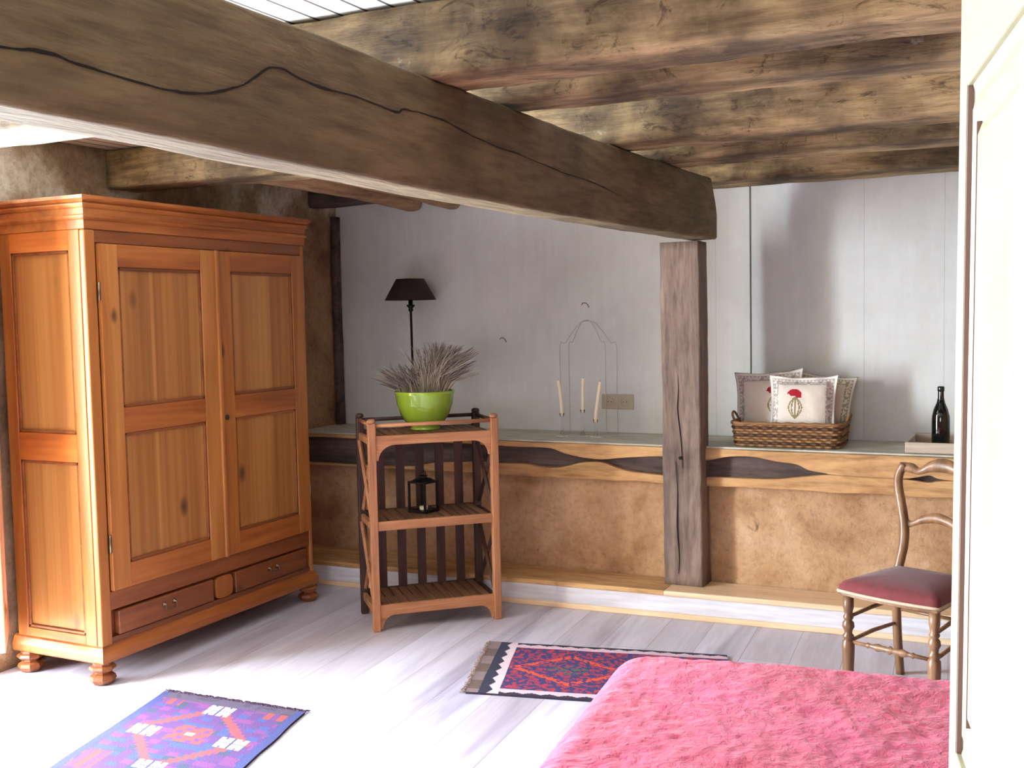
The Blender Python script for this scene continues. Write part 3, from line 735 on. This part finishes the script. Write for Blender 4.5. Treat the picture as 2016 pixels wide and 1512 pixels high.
# ------------------------------------------------------------------ basket of cushions
bk = thing('wicker_basket', 'low brown wicker basket holding cushions on the ledge', 'basket', (-1.150, 5.585, .851), R(1.5))
def rrect(hx_, hy_, r, n=10):
    out = []
    for cx, cy, a0 in ((hx_ - r, hy_ - r, 0), (-hx_ + r, hy_ - r, 90), (-hx_ + r, -hy_ + r, 180), (hx_ - r, -hy_ + r, 270)):
        for k in range(n): a = R(a0 + 90 * k / (n - 1)); out.append((cx + r * math.cos(a), cy + r * math.sin(a)))
    return out
def resample(poly, N):
    P = [Vector(p) for p in poly] + [Vector(poly[0])]; acc = [0]
    for a, b in zip(P, P[1:]): acc.append(acc[-1] + (b - a).length)
    T = acc[-1]; out = []; j = 0
    for i in range(N):
        s = T * i / N
        while acc[j + 1] < s: j += 1
        out.append(P[j].lerp(P[j + 1], (s - acc[j]) / max(1e-9, acc[j + 1] - acc[j])))
    return out
N_ = 264; rows = 9
for nm, mt_, par in (('woven_side', 'wicker', 0), ('dark_weave', 'wickerd', 1)):
    b = bmesh.new()
    for r_ in range(rows):
        if (r_ % 3 == 1) != bool(par): continue
        z = .008 + r_ * .0128; fl = 1 + .05 * r_ / rows
        ring = resample(rrect(.262 * fl, .150 * fl, .05), N_); rings = []
        for i, p in enumerate(ring):
            q = ring[(i + 1) % N_]; q0 = ring[i - 1]; tn = (q - q0).normalized(); nr = Vector((tn.y, -tn.x))
            off = .0055 * math.sin(2 * math.pi * i / 8 + math.pi * (r_ % 2)); c = p + nr * off
            rings.append([b.verts.new((c.x + nr.x * .0045 * math.cos(a), c.y + nr.y * .0045 * math.cos(a), z + .0068 * math.sin(a))) for a in [2 * math.pi * k / 6 for k in range(6)]])
        for i in range(N_):
            a_, b_ = rings[i], rings[(i + 1) % N_]
            for k in range(6): b.faces.new((a_[k], a_[(k + 1) % 6], b_[(k + 1) % 6], b_[k]))
    obj(nm, b, M[mt_], bk, smooth=True)
b = bmesh.new(); ring = resample(rrect(.277, .160, .052), 120); pts = [(p.x, p.y, .120 + .002 * math.sin(i * 1.3)) for i, p in enumerate(ring)]
add_tube(b, pts + pts[:2], .009, 8); obj('rim', b, M['wicker'], bk, smooth=True)
obj('bottom', (lambda q: (add_prism(q, rrect(.258, .146, .048), 0, .008, 'Z'), q)[1])(bmesh.new()), M['wickerd'], bk)
for x in (-1, 1):
    b = bmesh.new(); add_tube(b, smooth_path([(x * .278, -.05, .120), (x * .292, -.04, .150), (x * .296, 0, .165), (x * .292, .04, .150), (x * .278, .05, .120)], 5), .006, 8)
    obj('handle', b, M['wicker'], bk, smooth=True)

def cushion(name, label, loc, rot, s=.36, flower=(0, 0), border='grey', group='cushions in the basket'):
    n = 84; bm = bmesh.new(); cl = bm.loops.layers.float_color.new('pattern')
    def pat(u, v):          # u,v in -1..1
        e = max(abs(u), abs(v)); ln_ = lin((226, 214, 198)); gr = lin((182, 168, 160)) if border == 'grey' else lin((172, 164, 134)); wh = lin((232, 226, 216))
        if e > .97: return gr
        if e > .90: return wh
        if e > .84: return gr if math.sin(u * 60) * math.sin(v * 60) > -.2 else wh
        if e > .74: return wh if noise.noise(Vector((u*9, v*9, 1))) > -.1 else gr
        if e > .69: return gr if noise.noise(Vector((u*14, v*14, 4))) > -.25 else wh
        fu, fv = (u - flower[0]) / .21, (v - flower[1]) / .21
        if (fu / 1.0) ** 2 + ((fv - .35) / .85) ** 2 < 1 and fv > .22 - .30 * fu - .18 * abs(math.sin(fu * 4)): return lin((170, 20, 40))
        for k, bend in ((0, 0), (-1, -.8), (1, .8), (-.5, -.45), (.6, .5)):
            tt = (fv + 3.0) / 3.1
            if 0 < tt < 1:
                cx = bend * math.sin(math.pi * min(1, tt)) * 1.1 + .15
                if abs(fu - cx) < .10: return lin((140, 126, 84))
        return ln_
    g = {}
    for side in (0, 1):
        for i in range(n + 1):
            for j in range(n + 1):
                if side and (i in (0, n) or j in (0, n)): g[1, i, j] = g[0, i, j]; continue
                u, v = 2 * i / n - 1, 2 * j / n - 1
                pin = 1 - .10 * (1 - abs(u) ** 2) * abs(v) ** 3 ; pin2 = 1 - .10 * (1 - abs(v) ** 2) * abs(u) ** 3
                e = max(abs(u), abs(v)); inn = max(0, 1 - (abs(u) / .80) ** 3) * max(0, 1 - (abs(v) / .80) ** 3)
                t_ = .046 * inn ** .45 + .0025
                wv = .008 * math.sin(u * 7 + v * 3) * max(0, e - .7) / .3
                g[side, i, j] = bm.verts.new((u * s / 2 * pin2, (-t_ if side == 0 else t_) + wv + .003 * noise.noise(Vector((u * 4, v * 4, side))), (v + 1) * s / 2 * (1 if True else 1) - (1 - pin) * v * s / 2))
    for side in (0, 1):
        for i in range(n):
            for j in range(n):
                f = bm.faces.new((g[side, i, j], g[side, i + 1, j], g[side, i + 1, j + 1], g[side, i, j + 1])); c = pat(2 * (i + .5) / n - 1, 2 * (j + .5) / n - 1)
                for l in f.loops: l[cl] = c
    o = obj(name, bm, M['cloth'], smooth=True); o.location = loc; o.rotation_euler = rot; return tag(o, label, 'cushion', group)
cushion('cushion', 'cream cushion with red tulip, front and centre of the basket', (-1.080, 5.500, .870), (R(-12), 0, R(2)), .350, (-.20, .30))
cushion('cushion', 'cream cushion with half-hidden red tulip, left in the basket', (-1.262, 5.600, .868), (R(-12), R(-4), R(-2)), .37, (.20, .26))
cushion('cushion', 'cream cushion tipping right behind the others, no flower showing', (-1.045, 5.690, .885), (R(-13), R(7), R(3)), .335, (-.5, -.2), 'green')

# ------------------------------------------------------------------ tray and bottle
tr = thing('wooden_tray', 'shallow grey wooden tray at the right end of the ledge', 'tray', (-.29, 5.60, .851))
obj('tray_bottom', box(-.272, .272, -.18, .18, 0, .012), M['tray'], tr)
b = bmesh.new(); add_box(b, -.285, .285, -.195, -.181, 0, .052); add_box(b, -.285, .285, .181, .195, 0, .052); add_box(b, -.285, -.2722, -.181, .181, 0, .052); add_box(b, .2722, .285, -.181, .181, 0, .052)
obj('tray_rim', b, M['tray'], tr, bevel=.003)
bt = thing('wine_bottle', 'dark glass wine bottle standing in the tray beside the cream door', 'bottle', (-.430, 5.585, .8635))
obj('glass', lathe([(0, .004), (.030, 0), (.040, .003), (.042, .012), (.042, .125), (.041, .150), (.033, .185), (.020, .215), (.0145, .240), (.0135, .290), (.0135, .292), (0, .292)], 36, close=False), M['bottle'], bt, smooth=True)
obj('lip', lathe([(.0138, .270), (.0165, .273), (.0165, .291), (.0140, .296), (.0, .296)], 24, close=False), M['bottle'], bt, smooth=True)

# ------------------------------------------------------------------ chair
ch = thing('side_chair', 'carved wooden side chair with maroon velvet seat behind the bed', 'chair', (-.455, 4.475, 0), R(-21))
def seat_poly(s=1.0, n=7):
    c = [(-.205 * s, -.185 * s), (.205 * s, -.185 * s), (.165 * s, .200 * s), (-.165 * s, .200 * s)]; out = []
    for i in range(4):
        a, b_ = Vector(c[i]), Vector(c[(i + 1) % 4]); nrm = Vector(((b_ - a).y, -(b_ - a).x)).normalized()
        for k in range(n * 2):
            t_ = k / (n * 2); p = a.lerp(b_, t_) + nrm * (.018 if i == 0 else .006) * math.sin(math.pi * t_); out.append((p.x, p.y))
    return out
pl = seat_poly(1.0); bm = bmesh.new(); loops = []
for s, z in ((1, .418), (1.012, .430), (1.0, .446), (.93, .462), (.78, .474), (.5, .482), (.2, .485)):
    loops.append([bm.verts.new((x * s, y * s, z)) for x, y in pl])
for a, b_ in zip(loops, loops[1:]):
    for i in range(len(pl)): bm.faces.new((a[i], a[(i + 1) % len(pl)], b_[(i + 1) % len(pl)], b_[i]))
bm.faces.new(loops[0][::-1]); bm.faces.new(loops[-1]); st_ = obj('seat', bm, M['seat'], ch, smooth=True)
bm = bmesh.new(); add_tube(bm, [(x * 1.016, y * 1.016, .422) for x, y in pl] + [(pl[0][0] * 1.016, pl[0][1] * 1.016, .422)], .0065, 6); tag(obj('braid', bm, M['gimp'], st_, smooth=True), 'pale gimp braid')
obj('seat_frame', prism(seat_poly(.975), .402, .4175, 'Z'), M['chair'], ch, bevel=.003)
legp = [(.016, 0), (.018, .004), (.022, .10), (.025, .19), (.024, .215), (.016, .225), (.022, .232), (.022, .240), (.015, .248), (.017, .262), (.024, .275), (.022, .292), (.014, .302), (.020, .310), (.020, .316), (.015, .325), (.019, .345), (.021, .352), (.021, .4015)]
for x in (-.178, .178): obj('leg', lathe(legp, 20, c=(x, -.160, 0)), M['chair'], ch, smooth=True)
for x in (-1, 1):
    path_ = smooth_path([(x * .145, .205, 0), (x * .148, .182, .2), (x * .150, .178, .40), (x * .142, .190, .48), (x * .130, .200, .56), (x * .134, .212, .64), (x * .154, .226, .72), (x * .176, .242, .79), (x * .180, .255, .84), (x * .160, .262, .885)], 6)
    bm = bmesh.new(); add_tube(bm, path_, [.018 + .003 * math.sin(i / len(path_) * 3) for i in range(len(path_))], 8, squash=(1.0, 1.05))
    obj('leg', bm, M['chair'], ch, smooth=True)
def rail(name, pts, hts, th):
    bm = bmesh.new(); P_ = smooth_path([(a, b_, c) for a, b_, c in pts], 6); H_ = smooth_path([(h, 0, 0) for h in hts], 6); A = []
    for p, h in zip(P_, H_):
        h = h.x; A.append([bm.verts.new((p.x, p.y - th, p.z - h * .8)), bm.verts.new((p.x, p.y - th * 1.15, p.z)), bm.verts.new((p.x, p.y - th * .7, p.z + h)), bm.verts.new((p.x, p.y + th * .7, p.z + h)), bm.verts.new((p.x, p.y + th, p.z)), bm.verts.new((p.x, p.y + th, p.z - h * .8))])
    for a, b_ in zip(A, A[1:]):
        for i in range(6): bm.faces.new((a[i], a[(i + 1) % 6], b_[(i + 1) % 6], b_[i]))
    bm.faces.new(A[0][::-1]); bm.faces.new(A[-1]); return obj(name, bm, M['chair'], ch, smooth=True)
rail('crest_rail', [(-.170, .262, .872), (-.125, .266, .868), (-.095, .270, .858), (-.050, .275, .880), (0, .278, .888), (.050, .275, .880), (.095, .270, .858), (.125, .266, .868), (.170, .262, .872)], [.020, .021, .015, .026, .031, .026, .015, .021, .020], .013)
rail('middle_rail', [(-.136, .212, .645), (-.105, .218, .642), (-.060, .224, .664), (0, .228, .676), (.060, .224, .664), (.105, .218, .642), (.136, .212, .645)], [.026, .014, .019, .023, .019, .014, .026], .010)
for x in (-1, 1):
    for z in (.325, .225):
        obj('stretcher', tube([(x * .176, -.150, z - .01), (x * .165, .01, z), (x * .150, .170, z)], [.0075, .009, .0075], 8), M['chair'], ch, smooth=True)
obj('stretcher', tube([(-.146, .180, .285), (.146, .180, .285)], .0075, 8), M['chair'], ch, smooth=True)
sp_ = [(.007, -.165), (.008, -.10), (.012, -.095), (.008, -.085), (.010, -.07), (.016, -.05), (.010, -.03), (.013, -.022), (.009, -.012), (.017, 0), (.009, .012), (.013, .022), (.010, .03), (.016, .05), (.010, .07), (.008, .085), (.012, .095), (.008, .10), (.007, .165)]
tag(obj('stretcher', lathe(sp_, 14, M4=Matrix.Translation((0, -.158, .215)) @ Matrix.Rotation(R(90), 4, 'Y')), M['chair'], ch, smooth=True), 'turned beaded front stretcher')

# ------------------------------------------------------------------ bed under the pink coverlet
ba = R(6.3)
bd = thing('bed', 'low bed filling the foreground under the pink coverlet', 'bed', (-.985, 2.185, 0), ba)
BL, BW = 1.85, 1.42        # along x', y' (far edge at y'=+.71)
obj('bed_base', box(.06, BL - .03, -.66, .66, .14, .30), M['pineX'], bd, bevel=.01)
obj('mattress', box(.03, BL - .01, -.69, .69, .302, .535), M['whitepaint'], bd, bevel=.05, segs=4)
for x in (.10, BL - .08):
    for y in (-.62, .62): obj('leg', box(x - .03, x + .03, y - .03, y + .03, 0, .14), M['pineZ'], bd)
bm = bmesh.new(); nx, ny = 330, 270; G = []; X0, X1, Y0, Y1, ZT, rr = -.03, BL + .05, -.74, .74, .575, .085
for i in range(nx + 1):
    row = []
    for j in range(ny + 1):
        a = -.50 + (BL + 1.0) * i / nx - 0; b_ = -1.19 + 2.38 * j / ny
        # a,b: arc length coordinates; fold over the edges with a rounded fillet
        def fold(t_, lo, hi):
            if t_ < lo: o_ = lo - t_; sgn = -1; edge = lo
            elif t_ > hi: o_ = t_ - hi; sgn = 1; edge = hi
            else: return t_, 0, 0
            q = rr * math.pi / 2
            if o_ < q: an = o_ / rr; return edge + sgn * rr * math.sin(an), rr * (1 - math.cos(an)), o_
            return edge + sgn * (rr + .05 * (o_ - q)), rr + (o_ - q), o_
        x, dz1, o1 = fold(a, X0 + rr, X1 - rr); y, dz2, o2 = fold(b_, Y0 + rr, Y1 - rr)
        if o1 and o2:   # corner: keep one drop, pull in
            dz = math.hypot(dz1, dz2) if max(dz1, dz2) < rr else max(dz1, dz2)
            kx = min(o1, rr) / rr; ky = min(o2, rr) / rr
            x -= math.copysign(.028 * min(kx, ky), a - .9); y -= math.copysign(.028 * min(kx, ky), b_)
        else: dz = dz1 + dz2
        dz = min(dz, ZT - .06)
        rc = .15
        for sx_, ex_ in ((-1, X0), (1, X1)):
            for sy_, ey_ in ((-1, Y0), (1, Y1)):
                ca, cb = ex_ - sx_ * rc, ey_ - sy_ * rc
                pa, pb = (x - ca) * sx_ / rc, (y - cb) * sy_ / rc
                if pa > 0 and pb > 0:
                    qa, qb = min(1, pa), min(1, pb)
                    x = ca + sx_ * rc * pa * math.sqrt(1 - qb * qb / 2); y = cb + sy_ * rc * pb * math.sqrt(1 - qa * qa / 2)
        z = ZT - dz
        q = Vector((x * 2.2, y * 2.2, z * 2)); d = .010 * noise.noise(q) + .006 * (.3 - abs(noise.noise(q * 3.3))) + .005 * (.3 - abs(noise.noise(q * 9))) + .0045 * (.3 - abs(noise.noise(q * 20)))
        wave = .012 * math.sin((a if o2 else b_) * 16 + 2 * noise.noise(q)) * min(1, dz / .3)
        if o2 and dz > rr: y += math.copysign(wave, b_)
        if o1 and dz > rr: x += math.copysign(wave, a - .9)
        row.append(bm.verts.new((x + (d if dz > rr and o1 else 0), y + (d if dz > rr and o2 else 0), z + (d if dz < rr else 0))))
    G.append(row)
for i in range(nx):
    for j in range(ny): bm.faces.new((G[i][j], G[i + 1][j], G[i + 1][j + 1], G[i][j + 1]))
cv = obj('coverlet', bm, M['coverlet'], smooth=True); cv.location = bd.location; cv.rotation_euler = bd.rotation_euler
so_ = cv.modifiers.new('thick', 'SOLIDIFY'); so_.thickness = .006; so_.offset = -1
tag(cv, 'crinkled rose pink coverlet draped over the bed in the foreground', 'bedspread')

# ------------------------------------------------------------------ rugs
def rug(name, label, corners, L_, W_, pat, nu, nv, fringe=(), parent=None, th=.009, dim=1.0):
    """corners: far-left, far-right, near-right, near-left (floor); u runs left-right, v far-near"""
    c = [Vector((x, y, 0)) for x, y in corners]; ctr = sum(c, Vector()) / 4
    bm = bmesh.new(); cl = bm.loops.layers.float_color.new('pattern'); g = {}
    for k, z0 in ((0, 0), (1, 1)):
        for i in range(nu + 1):
            for j in range(nv + 1):
                if k == 1 and i not in (0, nu) and j not in (0, nv): continue
                u, v = i / nu, j / nv
                p = (c[0].lerp(c[1], u)).lerp(c[3].lerp(c[2], u), v) - ctr
                wob_ = .004 * noise.noise(Vector((p.x * 6, p.y * 6, 3)))
                h = th + .002 * abs(noise.noise(Vector((p.x * 4, p.y * 4, 0))))
                g[k, i, j] = bm.verts.new((p.x + wob_, p.y + wob_, h if k == 0 else .0005))
    for i in range(nu):
        for j in range(nv):
            f = bm.faces.new((g[0, i, j], g[0, i + 1, j], g[0, i + 1, j + 1], g[0, i, j + 1])); cc = lin(pat((i + .5) / nu, (j + .5) / nv))
            for l in f.loops: l[cl] = tuple(k_ * dim for k_ in cc[:3]) + (1,)
    dk = lin((34, 26, 40))
    for (a, b_, q) in [((i, 0), (i + 1, 0), 0) for i in range(nu)] + [((i, nv), (i + 1, nv), 0) for i in range(nu)] + [((0, j), (0, j + 1), 0) for j in range(nv)] + [((nu, j), (nu, j + 1), 0) for j in range(nv)]:
        f = bm.faces.new((g[0, a[0], a[1]], g[0, b_[0], b_[1]], g[1, b_[0], b_[1]], g[1, a[0], a[1]]))
        for l in f.loops: l[cl] = dk
    t = bpy.data.objects.new(name, None); COL.objects.link(t); t.location = ctr; tag(t, label, 'rug')
    bmesh.ops.recalc_face_normals(bm, faces=bm.faces)
    obj('woven_field', bm, M['rug'], t)
    return t, c, ctr
def cross_(u, v, cu, cv_, su, sv):
    x, y = (u - cu) / su, (v - cv_) / sv
    return abs(x) < 1 and abs(y) < 1 and abs(x) > .12 and abs(y) > .12 and not (abs(abs(x) - 1) < .0)
def pat1(u, v):
    # metres: width .69, length 1.45
    x, y = u * .69, v * 1.45; n1 = noise.noise(Vector((x * 26, y * 26, 0)))
    if x < .035 or x > .655: return (58, 66, 130)
    if y < .055: return (84, 70, 96) if n1 < .2 else (70, 58, 82)
    if abs(x - .345) > .300 and n1 > -.1: return (72, 56, 128)
    # lattice of slanted bands making diamonds
    px, py = x - .345, (y - .34)
    py2 = (py + .30) % .60 - .30
    dd = abs(px) / .30 + abs(py2) / .30
    st_ = math.floor(py2 / .022) * .022; ddq = abs(px) / .26 + abs(st_) / .28
    for cx, cy in ((0, 0),):
        if abs(px) < .035 and abs(py2) < .028: return (245, 240, 240) if abs(px) < .02 and abs(py2) < .014 else (176, 66, 66)
        if abs(px) < .085 and abs(py2) < .07:
            return (180, 68, 66) if (int((px + 9) / .028) + int((py2 + 9) / .024)) % 3 else (104, 54, 122)
    for cx, cy in ((.0, -.235), (.20, .02), (-.20, .02), (.0, .28)):
        ax, ay = px - cx, py2 - cy
        if abs(ax) < .062 and abs(ay) < .045:
            if abs(ax) < .006 or abs(ay) < .004: return (70, 60, 110)
            if not (abs(abs(ax) - .035) < .004 and abs(ay) > .03): return (244, 242, 246)
    if .86 < ddq < 1.06: return (176, 66, 74)
    if abs(px) > .20 and .75 < abs(py2) / .30: return (176, 66, 62) if int((px + 9) / .03) % 2 else (104, 54, 122)
    cell = noise.cell(Vector((math.floor(x / .045), math.floor(y / .035), 2)))
    if cell > .55: return (60, 74, 140)
    if cell > .45: return (52, 66, 96)
    if cell < .12: return (92, 50, 120)
    return (122, 54, 124)
r1 = rug('kilim_rug', 'purple kilim rug with orange diamonds and white crosses, in the sunlight', [(-3.265, 3.300), (-2.575, 3.335), (-2.22, 1.90), (-2.90, 1.86)], 1.4, .69, pat1, 138, 280, dim=.55)
def pat2(u, v):
    x, y = u * 1.10, v * .64
    if x < .05: return (122, 104, 104) if (int(y / .10)) % 2 == 0 else (96, 78, 70)
    x -= .05; yy = min(y, .64 - y)
    saw = .022 * abs(((y / .085) % 1) * 2 - 1)
    sawx = .016 * abs(((x / .075) % 1) * 2 - 1)
    if x < .035 + saw: return (36, 36, 58)
    if x < .085: return (206, 186, 190)
    if yy < .014 + sawx: return (36, 30, 50)
    if yy < .060: return (206, 176, 186)
    n1 = noise.noise(Vector((x * 38, y * 44, 1))); n2 = noise.noise(Vector((x * 52, y * 60, 7)))
    cx, cy = x - .36, y - .32; d = abs(cx) / .30 + abs(cy) / .20
    if .76 < d < .92 and n2 > -.15: return (206, 74, 42)
    if d < .35 and n2 > .05: return (58, 92, 84)
    cx2 = x - .85; d2 = abs(cx2) / .26 + abs(cy) / .20
    if .74 < d2 < .92 and n2 > -.1: return (206, 74, 42)
    if n1 > .02: return (46, 46, 98)
    if n2 > .22: return (58, 44, 96)
    if n2 < -.30: return (110, 40, 84)
    return (160, 44, 60)
r2 = rug('tufted_rug', 'small red and navy patterned rug with zigzag border beside the bed', [(-2.315, 4.43), (-1.245, 4.655), (-1.03, 4.02), (-2.10, 3.785)], 1.1, .64, pat2, 220, 128)
# fringes
def fringe(rg, a, b_, outv, cnt, ln_, mat_, seed):
    random.seed(seed); t, c, ctr = rg; bm = bmesh.new(); a = Vector((a[0], a[1], 0)) - ctr; b_ = Vector((b_[0], b_[1], 0)) - ctr; o_ = Vector((outv[0], outv[1], 0)).normalized(); s = (b_ - a).normalized()
    for i in range(cnt):
        p = a.lerp(b_, (i + random.random()) / cnt); l = ln_ * random.uniform(.5, 1.2); sw = random.gauss(0, .4) * l
        add_tube(bm, [p + Vector((0, 0, .007)), p + o_ * l * .5 + s * sw * .4 + Vector((0, 0, .012)), p + o_ * l + s * sw + Vector((0, 0, .004))], .0022, 4)
    return tag(obj('fringe', bm, mat_, t), None, kind='stuff')
fringe(r1, (-3.265, 3.300), (-2.575, 3.335), (0, 1), 190, .028, plain('dark_fringe', (84, 64, 88), .95), 3)
fringe(r2, (-2.315, 4.43), (-2.10, 3.785), (-1, -.25), 120, .022, plain('brown_fringe', (120, 100, 92), .95), 4)

# ------------------------------------------------------------------ panelled door at the right edge
dv = Vector((.183, -.983)).normalized(); da = math.atan2(dv.y, dv.x)
d2 = bpy.data.objects.new('door_2', None); COL.objects.link(d2); d2.location = (-.084, 1.30, .01); d2.rotation_euler = (0, 0, da); d2['kind'] = 'structure'
DWD, DH, TH = .56, 2.06, .035
def rr_poly(x0, x1, z0, z1, chn): return [(x0, z0 + chn), (x0 + chn * .7, z0), (x1 - chn * .7, z0), (x1, z0 + chn), (x1, z1 - chn), (x1 - chn * .7, z1), (x0 + chn * .7, z1), (x0, z1 - chn)] if chn else [(x0, z0), (x1, z0), (x1, z1), (x0, z1)]
DWD, DH, TH = .45, 2.06, .035
d2.rotation_euler = (R(-.55), 0, da); d2.location = (-.082, 1.30, .012)
obj('leaf', (lambda q: (add_box(q, 0, .052, -TH / 2, TH / 2, 0, DH), add_box(q, .374, DWD, -TH / 2, TH / 2, 0, DH), add_box(q, .052, .374, -TH / 2, TH / 2, 0, .16), add_box(q, .052, .374, -TH / 2, TH / 2, .93, 1.048), add_box(q, .052, .374, -TH / 2, TH / 2, 1.768, DH), q)[5])(bmesh.new()), M['door'], d2, bevel=.002)
for z0, z1 in ((.16, .93), (1.048, 1.768)):
    x0, x1 = .052, .374; yf = -TH / 2
    q = bmesh.new()    # bevelled raised panel built as nested rings on both faces
    for sgn in (1, -1):
        rings = []
        for ins, dep in ((0, .006), (.012, .009), (.030, .003), (.042, .010), (.046, .010), (.060, .004)):
            y = sgn * (-TH / 2 + dep)
            rings.append([q.verts.new(c) for c in ((x0 + ins, y, z0 + ins), (x1 - ins, y, z0 + ins), (x1 - ins, y, z1 - ins), (x0 + ins, y, z1 - ins))])
        for k_, (a, b_) in enumerate(zip(rings, rings[1:])):
            for i in range(4):
                f = q.faces.new((a[i], a[(i + 1) % 4], b_[(i + 1) % 4], b_[i]))
        q.faces.new(rings[-1])
    pn = obj('panel', q, M['door'], d2)
    b = bmesh.new()
    add_box(b, x0, x0 + .0045, yf + .0015, yf + .0075, z0, z1); add_box(b, x1 - .006, x1, yf + .0015, yf + .0075, z0, z1)
    add_box(b, x0 + .043, x0 + .0455, yf + .005, yf + .0115, z0 + .044, z1 - .044)
    obj('taupe_strip', b, M['taupe_line'], pn)  # thin taupe strips along the upright edges of each panel only
